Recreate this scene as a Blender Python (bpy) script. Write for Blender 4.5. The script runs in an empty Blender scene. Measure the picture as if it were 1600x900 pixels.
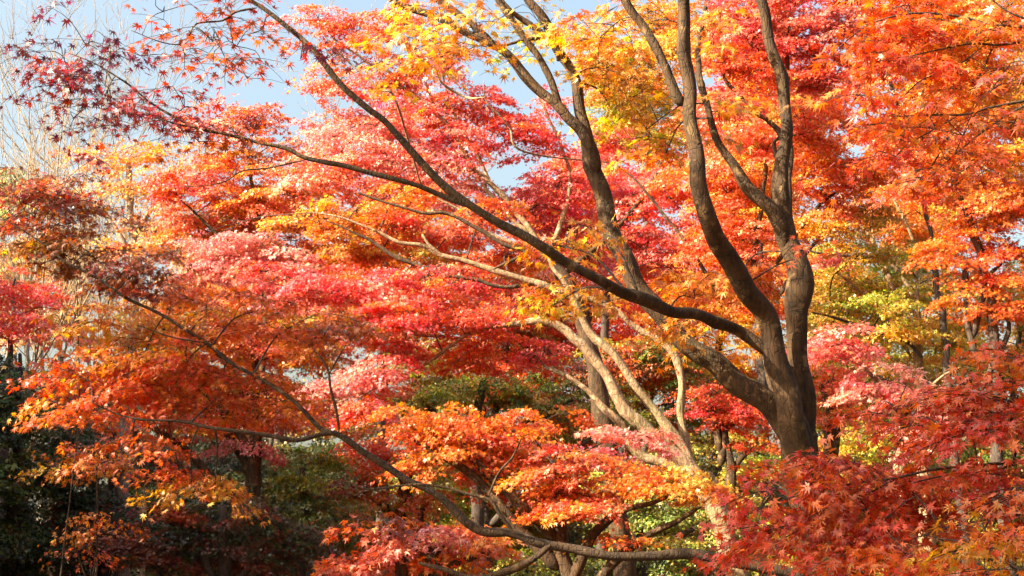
import bpy, math, random
import numpy as np
from mathutils import Vector

random.seed(7)
rng = np.random.default_rng(11)
scene = bpy.context.scene
COL = scene.collection

# ------------------------------------------------------------------ camera
CAM = np.array([0.0, 0.0, 1.6])
PITCH = math.radians(13.0)
LENS = 50.0
F = 1600.0 * LENS / 36.0            # focal length in photo pixels
cam_data = bpy.data.cameras.new("camera")
cam_data.lens = LENS
cam_data.sensor_width = 36.0
cam_data.clip_start = 0.05
cam_data.clip_end = 2000.0
cam = bpy.data.objects.new("camera", cam_data)
cam.location = CAM
cam.rotation_euler = (math.pi / 2 + PITCH, 0, 0)
COL.objects.link(cam)
scene.camera = cam

# ------------------------------------------------------------------ sky, sun, exposure
SUN_EL = math.radians(33.0)
SUN_AZ = math.radians(-115.0)         # measured from +Y towards +X : from the left, a little behind the camera
world = bpy.data.worlds.new("World")
scene.world = world
world.use_nodes = True
wn = world.node_tree.nodes
wl = world.node_tree.links
bg = wn["Background"]
sky = wn.new("ShaderNodeTexSky")
sky.sky_type = 'NISHITA'
sky.sun_disc = False
sky.sun_elevation = SUN_EL
sky.sun_rotation = SUN_AZ
sky.air_density = 1.7
sky.dust_density = 8.0
sky.ozone_density = 1.5
wl.new(sky.outputs[0], bg.inputs[0])
bg.inputs[1].default_value = 0.095
sun_data = bpy.data.lights.new("sun", 'SUN')
sun_data.energy = 5.0
sun_data.angle = math.radians(0.5)
sun_data.color = (1.0, 0.84, 0.59)
sun = bpy.data.objects.new("sun", sun_data)
to_sun = Vector((math.sin(SUN_AZ) * math.cos(SUN_EL), math.cos(SUN_AZ) * math.cos(SUN_EL), math.sin(SUN_EL)))
sun.rotation_euler = to_sun.to_track_quat('Z', 'Y').to_euler()
COL.objects.link(sun)
vs = scene.view_settings
vs.view_transform = 'Standard'
vs.look = 'None'
vs.gamma = 1.0
vs.use_curve_mapping = False
vs.exposure = 2.0
scene.cycles.max_bounces = 8
scene.cycles.diffuse_bounces = 4
scene.cycles.transmission_bounces = 6
scene.cycles.glossy_bounces = 2

# ------------------------------------------------------------------ helpers
_c, _s = math.cos(PITCH), math.sin(PITCH)

def at(px, py, Y):
    """the point of the place seen at photo pixel (px, py), Y metres away along the ground"""
    u = (px - 800.0) / F
    v = (450.0 - py) / F
    d = np.array([u, _c - v * _s, _s + v * _c])
    return CAM + d * (Y / d[1])

def link(name, mesh, parent=None):
    o = bpy.data.objects.new(name, mesh)
    COL.objects.link(o)
    if parent is not None:
        o.parent = parent
        # points are given in world coordinates
        loc = o.parent.matrix_world.translation if False else None
    return o

def mesh_from(name, verts, quads=None, tris=None, mat=None, cols=None, smooth=False):
    me = bpy.data.meshes.new(name)
    verts = np.asarray(verts, dtype=np.float32)
    parts, starts, totals = [], [], []
    pos = 0
    if quads is not None and len(quads):
        q = np.asarray(quads, dtype=np.int32)
        parts.append(q.ravel())
        starts.append(np.arange(len(q), dtype=np.int32) * 4)
        totals.append(np.full(len(q), 4, dtype=np.int32))
        pos = q.size
    if tris is not None and len(tris):
        t = np.asarray(tris, dtype=np.int32)
        parts.append(t.ravel())
        starts.append(np.arange(len(t), dtype=np.int32) * 3 + pos)
        totals.append(np.full(len(t), 3, dtype=np.int32))
    loops = np.concatenate(parts)
    starts = np.concatenate(starts)
    totals = np.concatenate(totals)
    me.vertices.add(len(verts))
    me.vertices.foreach_set("co", verts.ravel())
    me.loops.add(len(loops))
    me.loops.foreach_set("vertex_index", loops)
    me.polygons.add(len(starts))
    me.polygons.foreach_set("loop_start", starts)
    me.polygons.foreach_set("loop_total", totals)
    if smooth:
        me.polygons.foreach_set("use_smooth", np.ones(len(starts), dtype=bool))
    if cols is not None:
        a = me.attributes.new("leaf_colour", 'FLOAT_COLOR', 'FACE')
        a.data.foreach_set("color", np.asarray(cols, dtype=np.float32).ravel())
    me.update(calc_edges=True)
    if mat is not None:
        me.materials.append(mat)
    return me

# ------------------------------------------------------------------ materials
def new_mat(name):
    m = bpy.data.materials.new(name)
    m.use_nodes = True
    nt = m.node_tree
    for n in list(nt.nodes):
        nt.nodes.remove(n)
    out = nt.nodes.new("ShaderNodeOutputMaterial")
    return m, nt, out

def leaf_material(name, transl=0.56, gloss=0.01, rough=0.42):
    m, nt, out = new_mat(name)
    N, L = nt.nodes, nt.links
    att = N.new("ShaderNodeAttribute")
    att.attribute_name = "leaf_colour"
    tcl = N.new("ShaderNodeTexCoord")
    nz = N.new("ShaderNodeTexNoise")
    nz.inputs["Scale"].default_value = 55
    nz.inputs["Detail"].default_value = 3
    L.new(tcl.outputs["Object"], nz.inputs[0])
    mr = N.new("ShaderNodeMapRange")
    mr.inputs[1].default_value = .3
    mr.inputs[2].default_value = .7
    mr.inputs[3].default_value = .72
    mr.inputs[4].default_value = 1.22
    L.new(nz.outputs[0], mr.inputs[0])
    hv = N.new("ShaderNodeHueSaturation")
    L.new(mr.outputs[0], hv.inputs["Value"])
    L.new(att.outputs["Color"], hv.inputs["Color"])
    dif = N.new("ShaderNodeBsdfDiffuse")
    L.new(hv.outputs[0], dif.inputs[0])
    hs = N.new("ShaderNodeHueSaturation")
    hs.inputs["Saturation"].default_value = 1.12
    hs.inputs["Value"].default_value = 1.22
    L.new(hv.outputs[0], hs.inputs["Color"])
    tr = N.new("ShaderNodeBsdfTranslucent")
    L.new(hs.outputs[0], tr.inputs[0])
    mx = N.new("ShaderNodeMixShader")
    mx.inputs[0].default_value = transl
    L.new(dif.outputs[0], mx.inputs[1])
    L.new(tr.outputs[0], mx.inputs[2])
    gl = N.new("ShaderNodeBsdfGlossy")
    gl.inputs["Roughness"].default_value = rough
    gl.inputs[0].default_value = (1, 1, 1, 1)
    lw = N.new("ShaderNodeFresnel")
    lw.inputs[0].default_value = 1.4
    mul = N.new("ShaderNodeMath")
    mul.operation = 'MULTIPLY_ADD'
    mul.inputs[1].default_value = 0.6
    mul.inputs[2].default_value = gloss
    L.new(lw.outputs[0], mul.inputs[0])
    mn = N.new("ShaderNodeMath")
    mn.operation = 'MINIMUM'
    mn.inputs[1].default_value = 0.17
    L.new(mul.outputs[0], mn.inputs[0])
    mx2 = N.new("ShaderNodeMixShader")
    L.new(mn.outputs[0], mx2.inputs[0])
    L.new(mx.outputs[0], mx2.inputs[1])
    L.new(gl.outputs[0], mx2.inputs[2])
    L.new(mx2.outputs[0], out.inputs[0])
    return m

def bark_material(name, dark, light, patch, scale=1.0):
    m, nt, out = new_mat(name)
    N, L = nt.nodes, nt.links
    tc = N.new("ShaderNodeTexCoord")
    n1 = N.new("ShaderNodeTexNoise")
    n1.inputs["Scale"].default_value = 9 * scale
    n1.inputs["Detail"].default_value = 8
    n1.inputs["Roughness"].default_value = 0.65
    L.new(tc.outputs["Object"], n1.inputs[0])
    mp = N.new("ShaderNodeMapping")
    mp.inputs["Scale"].default_value = (38 * scale, 38 * scale, 5 * scale)
    L.new(tc.outputs["Object"], mp.inputs[0])
    n2 = N.new("ShaderNodeTexNoise")
    n2.inputs["Scale"].default_value = 1.0
    n2.inputs["Detail"].default_value = 6
    L.new(mp.outputs[0], n2.inputs[0])
    add = N.new("ShaderNodeMath")
    add.operation = 'MULTIPLY_ADD'
    add.inputs[1].default_value = 0.5
    L.new(n2.outputs[0], add.inputs[0])
    hf = N.new("ShaderNodeMath")
    hf.operation = 'MULTIPLY'
    hf.inputs[1].default_value = 0.5
    L.new(n1.outputs[0], hf.inputs[0])
    L.new(hf.outputs[0], add.inputs[2])
    cr = N.new("ShaderNodeValToRGB")
    e = cr.color_ramp.elements
    e[0].position = 0.34
    e[0].color = (*dark, 1)
    e[1].position = 0.64
    e[1].color = (*light, 1)
    L.new(add.outputs[0], cr.inputs[0])
    # pale lichen blotches
    n3 = N.new("ShaderNodeTexNoise")
    n3.inputs["Scale"].default_value = 14 * scale
    n3.inputs["Detail"].default_value = 3
    L.new(tc.outputs["Object"], n3.inputs[0])
    r3 = N.new("ShaderNodeValToRGB")
    r3.color_ramp.elements[0].position = 0.60
    r3.color_ramp.elements[0].color = (0, 0, 0, 1)
    r3.color_ramp.elements[1].position = 0.68
    r3.color_ramp.elements[1].color = (0.75, 0.75, 0.75, 1)
    L.new(n3.outputs[0], r3.inputs[0])
    mix = N.new("ShaderNodeMix")
    mix.data_type = 'RGBA'
    L.new(r3.outputs[0], mix.inputs[0])
    L.new(cr.outputs[0], mix.inputs[6])
    mix.inputs[7].default_value = (*patch, 1)
    # mossy grey green stains, dark cracks and level lenticel rings
    n4 = N.new("ShaderNodeTexNoise")
    n4.inputs["Scale"].default_value = 3.2 * scale
    n4.inputs["Detail"].default_value = 5
    L.new(tc.outputs["Object"], n4.inputs[0])
    r4 = N.new("ShaderNodeValToRGB")
    r4.color_ramp.elements[0].position = .52
    r4.color_ramp.elements[0].color = (0, 0, 0, 1)
    r4.color_ramp.elements[1].position = .72
    r4.color_ramp.elements[1].color = (.6, .6, .6, 1)
    L.new(n4.outputs[0], r4.inputs[0])
    mix4 = N.new("ShaderNodeMix")
    mix4.data_type = 'RGBA'
    L.new(r4.outputs[0], mix4.inputs[0])
    L.new(mix.outputs[2], mix4.inputs[6])
    mix4.inputs[7].default_value = (light[0] * .62, light[1] * .80, light[2] * .62, 1)
    mp5 = N.new("ShaderNodeMapping")
    mp5.inputs["Scale"].default_value = (12 * scale, 12 * scale, 75 * scale)
    L.new(tc.outputs["Object"], mp5.inputs[0])
    n5 = N.new("ShaderNodeTexNoise")
    n5.inputs["Scale"].default_value = 1.0
    n5.inputs["Detail"].default_value = 4
    L.new(mp5.outputs[0], n5.inputs[0])
    vo = N.new("ShaderNodeTexVoronoi")
    vo.feature = 'DISTANCE_TO_EDGE'
    vo.inputs["Scale"].default_value = 1.0
    mp6 = N.new("ShaderNodeMapping")
    mp6.inputs["Scale"].default_value = (42 * scale, 42 * scale, 11 * scale)
    L.new(tc.outputs["Object"], mp6.inputs[0])
    L.new(mp6.outputs[0], vo.inputs[0])
    r5 = N.new("ShaderNodeMapRange")
    r5.inputs[1].default_value = .58
    r5.inputs[2].default_value = .72
    r5.inputs[3].default_value = 1.0
    r5.inputs[4].default_value = .45
    L.new(n5.outputs[0], r5.inputs[0])
    r6 = N.new("ShaderNodeMapRange")
    r6.inputs[1].default_value = .0
    r6.inputs[2].default_value = .10
    r6.inputs[3].default_value = .55
    r6.inputs[4].default_value = 1.0
    L.new(vo.outputs[0], r6.inputs[0])
    m56 = N.new("ShaderNodeMath")
    m56.operation = 'MULTIPLY'
    L.new(r5.outputs[0], m56.inputs[0])
    L.new(r6.outputs[0], m56.inputs[1])
    hv = N.new("ShaderNodeHueSaturation")
    L.new(m56.outputs[0], hv.inputs["Value"])
    L.new(mix4.outputs[2], hv.inputs["Color"])
    bs = N.new("ShaderNodeBsdfPrincipled")
    bs.inputs["Roughness"].default_value = 0.85
    L.new(hv.outputs[0], bs.inputs["Base Color"])
    bp = N.new("ShaderNodeBump")
    bp.inputs["Strength"].default_value = 0.55
    bp.inputs["Distance"].default_value = 0.012
    hsum = N.new("ShaderNodeMath")
    hsum.operation = 'ADD'
    L.new(add.outputs[0], hsum.inputs[0])
    L.new(m56.outputs[0], hsum.inputs[1])
    L.new(hsum.outputs[0], bp.inputs["Height"])
    L.new(bp.outputs[0], bs.inputs["Normal"])
    L.new(bs.outputs[0], out.inputs[0])
    return m

LEAF = leaf_material("maple_leaf")
LEAF_DULL = leaf_material("evergreen_leaf", 0.25, 0.02, 0.5)
BARK_BROWN = bark_material("brown_maple_bark", (0.012, 0.006, 0.0025), (0.10, 0.050, 0.017), (0.23, 0.145, 0.062))
BARK_PALE = bark_material("pale_maple_bark", (0.13, 0.075, 0.038), (0.42, 0.28, 0.16), (0.58, 0.44, 0.29))
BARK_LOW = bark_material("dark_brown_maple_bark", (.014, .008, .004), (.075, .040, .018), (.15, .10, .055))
BARK_DARK = bark_material("dark_twig_bark", (0.03, 0.02, 0.016), (0.09, 0.06, 0.045), (0.14, 0.11, 0.09))
BARK_GREY = bark_material("grey_bare_bark", (0.20, 0.16, 0.13), (0.36, 0.30, 0.25), (0.42, 0.38, 0.33))
BARK_TAN = bark_material("tan_twig_bark", (0.30, 0.20, 0.10), (0.50, 0.36, 0.20), (0.55, 0.42, 0.27))

# ------------------------------------------------------------------ leaves
# colour families: mostly own leaf colours (linear); purples and brown hold shade, palepink holds highlight
PAL = {
 'red':      [(.74,.10,.035), (.74,.13,.035), (.68,.065,.025), (.78,.20,.05)],
 'deepred':  [(.56,.05,.015), (.62,.075,.018), (.48,.035,.014), (.66,.12,.02)],
 'crimson':  [(.80,.13,.13), (.76,.075,.075), (.83,.22,.20), (.78,.13,.065)],
 'pink':     [(.88,.34,.33), (.86,.25,.23), (.89,.45,.42), (.84,.22,.14)],
 'palepink': [(.88,.42,.39), (.86,.32,.30), (.88,.48,.40), (.84,.25,.19)],  # pale glitter of sunlit leaves put into the colour
 'pinkor':   [(.80,.24,.12), (.78,.17,.06), (.82,.30,.18), (.78,.20,.10)],
 'orred':    [(.72,.13,.02), (.74,.17,.02), (.68,.09,.018), (.76,.22,.03)],
 'orange':   [(.78,.25,.025), (.80,.32,.035), (.75,.19,.02), (.80,.28,.05)],
 'deepor':   [(.68,.15,.018), (.63,.12,.017), (.72,.20,.022), (.62,.10,.02)],
 'gold':     [(.80,.38,.05), (.80,.45,.07), (.78,.30,.03), (.76,.48,.12)],
 'yellow':   [(.74,.52,.07), (.66,.50,.06), (.78,.46,.05), (.50,.46,.05)],
 'ygreen':   [(.40,.37,.04), (.30,.31,.035), (.55,.40,.05), (.22,.26,.03)],
 'olive':    [(.40,.27,.04), (.48,.25,.04), (.28,.25,.04), (.56,.28,.05)],
 'green':    [(.13,.19,.025), (.09,.14,.02), (.20,.22,.03), (.26,.22,.03)],
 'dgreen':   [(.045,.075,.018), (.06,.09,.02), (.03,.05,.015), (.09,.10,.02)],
 'rust':     [(.58,.13,.04), (.60,.15,.06), (.42,.07,.04), (.56,.10,.05)],
 'purple':   [(.20,.035,.06), (.15,.03,.07), (.26,.045,.05), (.12,.025,.05)],  # shade with blue sky fill put into the leaf colour
 'plumred':  [(.36,.045,.05), (.46,.07,.05), (.26,.04,.06), (.42,.05,.03)],
 'brown':    [(.38,.12,.025), (.30,.09,.025), (.45,.16,.03), (.26,.07,.03)],  # darkness of the shaded branch tips put into the colour
 'tan':      [(.62,.38,.20), (.55,.30,.14), (.66,.42,.24), (.50,.28,.12)],
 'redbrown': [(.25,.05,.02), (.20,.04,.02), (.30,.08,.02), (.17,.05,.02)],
}
PAL = {k: np.array(v) for k, v in PAL.items()}

def leaf_template(angles, lengths, notch, droop, fold):
    """star leaf as one kite per lobe; x = tip, y = side, z = upper face; the stalk joins at the origin"""
    n = len(angles)
    v = [(0.0, 0.0, 0.0)]
    a = np.radians(angles)
    mids = [a[0] - math.radians(26)] + [(a[i] + a[i + 1]) / 2 for i in range(n - 1)] + [a[-1] + math.radians(26)]
    for i, m in enumerate(mids):
        r = notch if 0 < i < n else notch * 0.5
        v.append((r * math.cos(m), r * math.sin(m), 0.0))
    for ai, l in zip(a, lengths):
        v.append((l * math.cos(ai), l * math.sin(ai), 0.0))
    v = np.array(v)
    rr = np.hypot(v[:, 0], v[:, 1])
    v[:, 2] = -droop * rr ** 2 + fold * np.abs(v[:, 1])
    q = [(0, 1 + i, 1 + (n + 1) + i, 2 + i) for i in range(n)]
    return v, np.array(q)

T7 = [leaf_template([-122, -76, -37, 0, 37, 76, 122], [.42, .72, .92, 1.0, .92, .72, .42], .30, d, f)
      for d, f in ((.10, .1), (.28, .25), (.45, -.05), (.0, .3), (.6, .3))]
T5 = [leaf_template([-104, -50, 0, 50, 104], [.56, .86, 1.0, .86, .56], .36, d, f)
      for d, f in ((.1, .15), (.35, .3), (.55, 0.0), (.0, .35))]
T3 = [leaf_template([-46, 0, 46], [.86, 1.0, .86], .52, d, f)
      for d, f in ((.1, .15), (.35, .3), (.5, -.1))]
T_OVAL = [leaf_template([-24, 24], [.8, .8], .95, d, f) for d, f in ((.1, .15), (.3, .3))]

def build_leaves(name, P, D, Nn, S, C, templates, mat, parent):
    """P origin, D tip direction, Nn rough upper normal, S size, C colour of every leaf"""
    P = np.concatenate(P); D = np.concatenate(D); Nn = np.concatenate(Nn)
    S = np.concatenate(S); C = np.concatenate(C)
    D = D / np.linalg.norm(D, axis=1, keepdims=True)
    Yv = np.cross(Nn, D)
    Yv /= np.linalg.norm(Yv, axis=1, keepdims=True) + 1e-9
    Z = np.cross(D, Yv)
    which = rng.integers(0, len(templates), len(P))
    V, Q, CC = [], [], []
    off = 0
    for t, (tv, tq) in enumerate(templates):
        i = np.nonzero(which == t)[0]
        if not len(i):
            continue
        k = len(tv)
        wid = rng.uniform(.82, 1.12, len(i))[:, None, None]
        pts = (P[i][:, None, :] + S[i][:, None, None] * (tv[None, :, 0:1] * D[i][:, None, :]
               + wid * tv[None, :, 1:2] * Yv[i][:, None, :]
               + rng.uniform(.3, 1.7, len(i))[:, None, None] * tv[None, :, 2:3] * Z[i][:, None, :]))
        V.append(pts.reshape(-1, 3))
        q = tq[None] + (np.arange(len(i)) * k)[:, None, None] + off
        Q.append(q.reshape(-1, 4))
        CC.append(np.repeat(C[i], len(tq), axis=0))
        off += len(i) * k
    V = np.concatenate(V); Q = np.concatenate(Q); CC = np.concatenate(CC)
    CC = np.concatenate([CC, np.ones((len(CC), 1))], axis=1)
    me = mesh_from(name, V, quads=Q, mat=mat, cols=CC)
    global LEAVES
    LEAVES += len(P)
    return link(name, me, parent)
LEAVES = 0

# ------------------------------------------------------------------ limbs
def catmull(pts, step):
    pts = np.asarray(pts, float)
    if len(pts) < 3:
        n = max(2, int(np.linalg.norm(pts[-1][:3] - pts[0][:3]) / step) + 1)
        t = np.linspace(0, 1, n)[:, None]
        return pts[0] * (1 - t) + pts[-1] * t
    p = np.vstack([2 * pts[0] - pts[1], pts, 2 * pts[-1] - pts[-2]])
    out = []
    for i in range(1, len(p) - 2):
        n = max(2, int(np.linalg.norm(p[i + 1][:3] - p[i][:3]) / step) + 1)
        t = np.linspace(0, 1, n, endpoint=False)[:, None]
        a, b, c, d = p[i - 1], p[i], p[i + 1], p[i + 2]
        out.append(.5 * ((2 * b) + (c - a) * t + (2 * a - 5 * b + 4 * c - d) * t ** 2 + (3 * b - a - 3 * c + d) * t ** 3))
    out.append(p[-2][None])
    return np.vstack(out)

DENS = 5.0

class Tubes:
    """collects tapering tubes and makes them one mesh"""
    def __init__(self):
        self.v, self.q, self.t, self.n = [], [], [], 0
    def add(self, path, sides=8, rough=0.0):
        """path: rows of x y z r"""
        path = np.asarray(path, float)
        X, R = path[:, :3], np.maximum(path[:, 3], 1e-4)
        m = len(X)
        tan = np.gradient(X, axis=0)
        tan /= np.linalg.norm(tan, axis=1, keepdims=True) + 1e-12
        ref = np.array([0, 1.0, 0]) if abs(tan[:, 1]).mean() < .75 else np.array([1.0, 0, 0])
        A = np.cross(tan, ref)
        A /= np.linalg.norm(A, axis=1, keepdims=True) + 1e-12
        B = np.cross(tan, A)
        ang = np.linspace(0, 2 * math.pi, sides, endpoint=False)
        rad = np.repeat(R[:, None], sides, axis=1)
        if rough > 0:
            ph = rng.uniform(0, 6.28, 4)
            s = np.concatenate([[0], np.cumsum(np.linalg.norm(np.diff(X, axis=0), axis=1))])[:, None]
            k = 1.0 / max(R.mean() * 5, .02)
            rad = rad * (1 + rough * (.5 * np.sin(2 * ang[None] + s * k + ph[0]) + .4 * np.sin(3 * ang[None] - s * k * 1.7 + ph[1])
                         + .5 * np.sin(s * k * 2.3 + ph[2]) + .3 * np.sin(5 * ang[None] + ph[3] + s * k * .6)))
        if sides >= 12:
            ln = s[-1, 0]
            for _ in range(int(3 + ln * 2.2)):
                sc_, aa = rng.uniform(0, ln), rng.uniform(0, 6.28)
                wid = R.mean() * rng.uniform(.5, 1.1)
                da = np.abs((ang[None] - aa + math.pi) % (2 * math.pi) - math.pi)
                rad = rad * (1 + rng.uniform(.10, .26) * np.exp(-((s - sc_) / wid) ** 2 - (da / .55) ** 2))
        V = X[:, None] + rad[:, :, None] * (np.cos(ang)[None, :, None] * A[:, None] + np.sin(ang)[None, :, None] * B[:, None])
        base = self.n
        i = np.arange(m - 1)[:, None] * sides
        j = np.arange(sides)[None]
        j2 = (j + 1) % sides
        q = np.stack([i + j, i + j2, i + sides + j2, i + sides + j], axis=2).reshape(-1, 4) + base
        self.v.append(V.reshape(-1, 3))
        self.q.append(q)
        tip = X[-1] + tan[-1] * R[-1]
        self.v.append(tip[None])
        ti = base + m * sides
        e = base + (m - 1) * sides
        jj = np.arange(sides)
        self.t.append(np.stack([e + jj, e + (jj + 1) % sides, np.full(sides, ti)], axis=1))
        self.n += m * sides + 1
    def build(self, name, mat, parent):
        if not self.v:
            return None
        me = mesh_from(name, np.vstack(self.v), quads=np.vstack(self.q), tris=np.vstack(self.t), mat=mat, smooth=True)
        return link(name, me, parent)

class Tree:
    def __init__(self, name, label, category, base, bark=None, twig=None, group=None, leaf=None, templates=None):
        self.e = bpy.data.objects.new(name, None)
        self.e.empty_display_size = .3
        COL.objects.link(self.e)
        self.e.location = (0, 0, 0)
        self.base = np.asarray(base, float)
        self.e['label'] = label
        self.e['category'] = category
        if group:
            self.e['group'] = group
        self.bark = bark or BARK_BROWN
        self.twig = twig or BARK_DARK
        self.leaf = leaf or LEAF
        self.templates = templates or T5
        self.sk = []                      # skeleton samples x y z r
        self.kids = []
    def limb(self, pts, name='limb', sides=14, rough=.10, mat=None, Y=None, world=False, side_twigs=0):
        """pts: (px, py, width_px[, Y]) in photo pixels, or world points x y z r"""
        rows = []
        y0 = Y
        for p in pts:
            if world:
                rows.append(p)
                continue
            yy = p[3] if len(p) > 3 else y0
            y0 = yy
            w = at(p[0], p[1], yy)
            rows.append((*w, .82 * p[2] * np.linalg.norm(w - CAM) / F / 2))
        rows = np.array(rows, float)
        path = catmull(rows, max(.03, rows[:, 3].mean() * 1.0))
        # small natural wander
        n = len(path)
        if n > 6:
            s = np.cumsum(np.r_[0, np.linalg.norm(np.diff(path[:, :3], axis=0), axis=1)])
            for ax in range(3):
                ph = rng.uniform(0, 6.28, 2)
                amp = min(.012, rows[:, 3].mean() * .25)
                path[:, ax] += amp * (np.sin(s * 7 + ph[0]) + .6 * np.sin(s * 17 + ph[1])) * np.clip(s * 3, 0, 1)
        if name != 'trunk' and len(path) > 4:
            path[0, 3] *= .35
            path[1, 3] *= .8
        tb = Tubes()
        tb.add(path, sides=sides, rough=rough)
        o = tb.build(name, mat or self.bark, self.e)
        self.sk.append(path)
        return o
    def nearest(self, p, rmin=0.0):
        S = np.vstack(self.sk)
        # prefer points that are lower and nearer to the trunk
        d = np.linalg.norm(S[:, :3] - p, axis=1) + .35 * np.maximum(0, S[:, 2] - p[2])
        i = int(np.argmin(d))
        return S[i]
    def pad(self, px, py, rx, ry, Y, col, dens=1.6, size=.05, depth=None, twigs=True, col2=None, mix=.36, clump=None, world=None, flat=.32, templates=None):
        """one leafy branch: flat sprays of leaves spread through a volume seen at (px, py)"""
        if Y > 9 and world is None:
            size = size * .58
            if templates is None and Y > 12.5:
                templates = T3
        if world is None:
            c = at(px, py, Y)
            sc = np.linalg.norm(c - CAM) / F
        else:
            c = np.asarray(world, float)
            Y = c[1]
            sc = np.linalg.norm(c - CAM) / F
        RX, RZ = rx * sc, ry * sc
        RY = depth if depth is not None else max(.25, RX * .8)
        leaf_px = (size * 1.1 / sc)
        n_total = int(DENS * dens * math.pi * rx * ry / (.55 * leaf_px ** 2 + .5)) + 6
        cr = clump or min(max(.16, .42 * min(RX, RZ * 1.6)), .75)
        K = max(3, int(2.6 * (RX * RZ) / (cr * cr * .42)) + 1)
        K = min(K, 90)
        per = max(5, n_total // K)
        P, D, Nn, S, C = [], [], [], [], []
        tb = Tubes()
        root = self.nearest(c)
        # the branch from the limb to the middle of the pad
        L = np.linalg.norm(c - root[:3])
        r0 = min(root[3] * .75, .003 + .0075 * L)
        mid = (root[:3] + c) / 2 + np.array([rng.normal(0, .06), rng.normal(0, .06), .10]) * min(L, 1.2)
        c_low = c - np.array([0, 0, RZ * .25])
        br = catmull([(*root[:3], r0), (*mid, r0 * .75), (*c_low, max(.003, r0 * .45))], .08)
        tb.add(br, sides=6, rough=.08)
        pal = PAL[col]
        pal2 = PAL[col2] if col2 else None
        for k in range(K):
            u = rng.normal(0, 1, 3)
            u /= np.linalg.norm(u)
            rad = rng.uniform(0, 1) ** .5 * (1.0 if rng.uniform() < .85 else 1.4)
            cc = c + u * rad * np.array([RX * 1.15, RY, RZ])
            outw = (cc - c) / np.array([RX, RY, RZ])
            # each spray is a thin tilted sheet
            nrm = np.array([outw[0] * .35 + rng.normal(0, .22), outw[1] * .3 + rng.normal(0, .22) - .18, 1.0])
            nrm /= np.linalg.norm(nrm)
            e1 = np.cross(nrm, [0, 1, 0.0]); e1 /= np.linalg.norm(e1)
            e2 = np.cross(nrm, e1)
            r = cr * rng.uniform(.7, 1.35)
            shift = rng.normal(0, .09)
            bright = rng.uniform(.82, 1.12)
            src = br[rng.integers(len(br) // 2, len(br))]
            start = src[:3]
            nsp = max(3, min(9, per // 9 + 2))
            ang0 = math.atan2(np.dot(cc - start, e2), np.dot(cc - start, e1) + 1e-9)
            stem = catmull([(*start, .0024), (*((start + cc) / 2 + np.array([0, 0, .04]) + rng.normal(0, .02, 3)), .0019), (*cc, .0014)], .12)
            if twigs:
                tb.add(stem, sides=4)
            fam = pal if (pal2 is None or rng.uniform() > mix) else pal2
            fam_bias = rng.integers(0, len(fam))
            m_each = max(2, per // nsp)
            for s in range(nsp):
                a = ang0 + rng.uniform(-1, 1) * (1.9 if s else .4)
                if s % 3 == 2:
                    a += math.pi * rng.uniform(.6, 1.4)
                ln = r * rng.uniform(.6, 1.25)
                dirv = 1.3 * math.cos(a) * e1 + .9 * math.sin(a) * e2
                t = rng.uniform(.08, 1.0, m_each) ** .75
                sag = -.30 * r * (t ** 2)
                base = cc[None] + dirv[None] * (ln * t)[:, None] + np.array([0, 0, 1.0])[None] * sag[:, None]
                if twigs and Y < 13:
                    tt = np.linspace(0, 1, 4)
                    pth = cc[None] + dirv[None] * (ln * tt)[:, None] + np.array([0, 0, 1.0])[None] * (-.30 * r * tt ** 2)[:, None]
                    tb.add(np.c_[pth, np.linspace(.0015, .0008, 4)], sides=3)
                sgn = rng.choice([-1.0, 1.0], m_each)
                side = np.cross(nrm, dirv)
                lat = rng.uniform(.15, 1.0, m_each) * size * 1.6
                base = base + side[None] * (sgn * lat)[:, None] + rng.normal(0, 1, (m_each, 3)) * np.array([size * .6, size * .6, size * .35])
                ld = dirv[None] * rng.uniform(.2, 1.0, m_each)[:, None] + side[None] * (sgn * rng.uniform(.3, 1.1, m_each))[:, None]
                ld = ld + np.array([0, 0, -1.0])[None] * rng.uniform(.0, .95, m_each)[:, None] + rng.normal(0, .28, (m_each, 3))
                nn = nrm[None] + rng.normal(0, .42, (m_each, 3))
                P.append(base); D.append(ld); Nn.append(nn)
                S.append(size * rng.uniform(.62, 1.15, m_each))
                idx = np.where(rng.uniform(size=m_each) < .5, fam_bias, rng.integers(0, len(fam), m_each))
                cf = fam[idx]
                if pal2 is not None:
                    sw = rng.uniform(size=m_each) < .14
                    cf = np.where(sw[:, None], pal2[rng.integers(0, len(pal2), m_each)], cf)
                cl = cf * bright * rng.uniform(.78, 1.16, m_each)[:, None]
                cl[:, 1] *= (1 + shift * 1.6) * rng.uniform(.75, 1.3, m_each)
                C.append(np.clip(cl, .008, .86))
        b = tb.build('branch', self.twig, self.e)
        build_leaves('foliage', P, D, Nn, S, C, templates or self.templates, self.leaf, b)
        return b
    def done(self):
        """put the Empty at the foot of the tree without moving its parts"""
        self.e.location = self.base
        for ch in self.e.children:
            me = ch.data
            v = np.empty(len(me.vertices) * 3, dtype=np.float32)
            me.vertices.foreach_get("co", v)
            v = v.reshape(-1, 3) - self.base.astype(np.float32)
            me.vertices.foreach_set("co", v.ravel())
            me.update()
            for g in ch.children:
                me = g.data
                v = np.empty(len(me.vertices) * 3, dtype=np.float32)
                me.vertices.foreach_get("co", v)
                v = v.reshape(-1, 3) - self.base.astype(np.float32)
                me.vertices.foreach_set("co", v.ravel())
                me.update()

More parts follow.
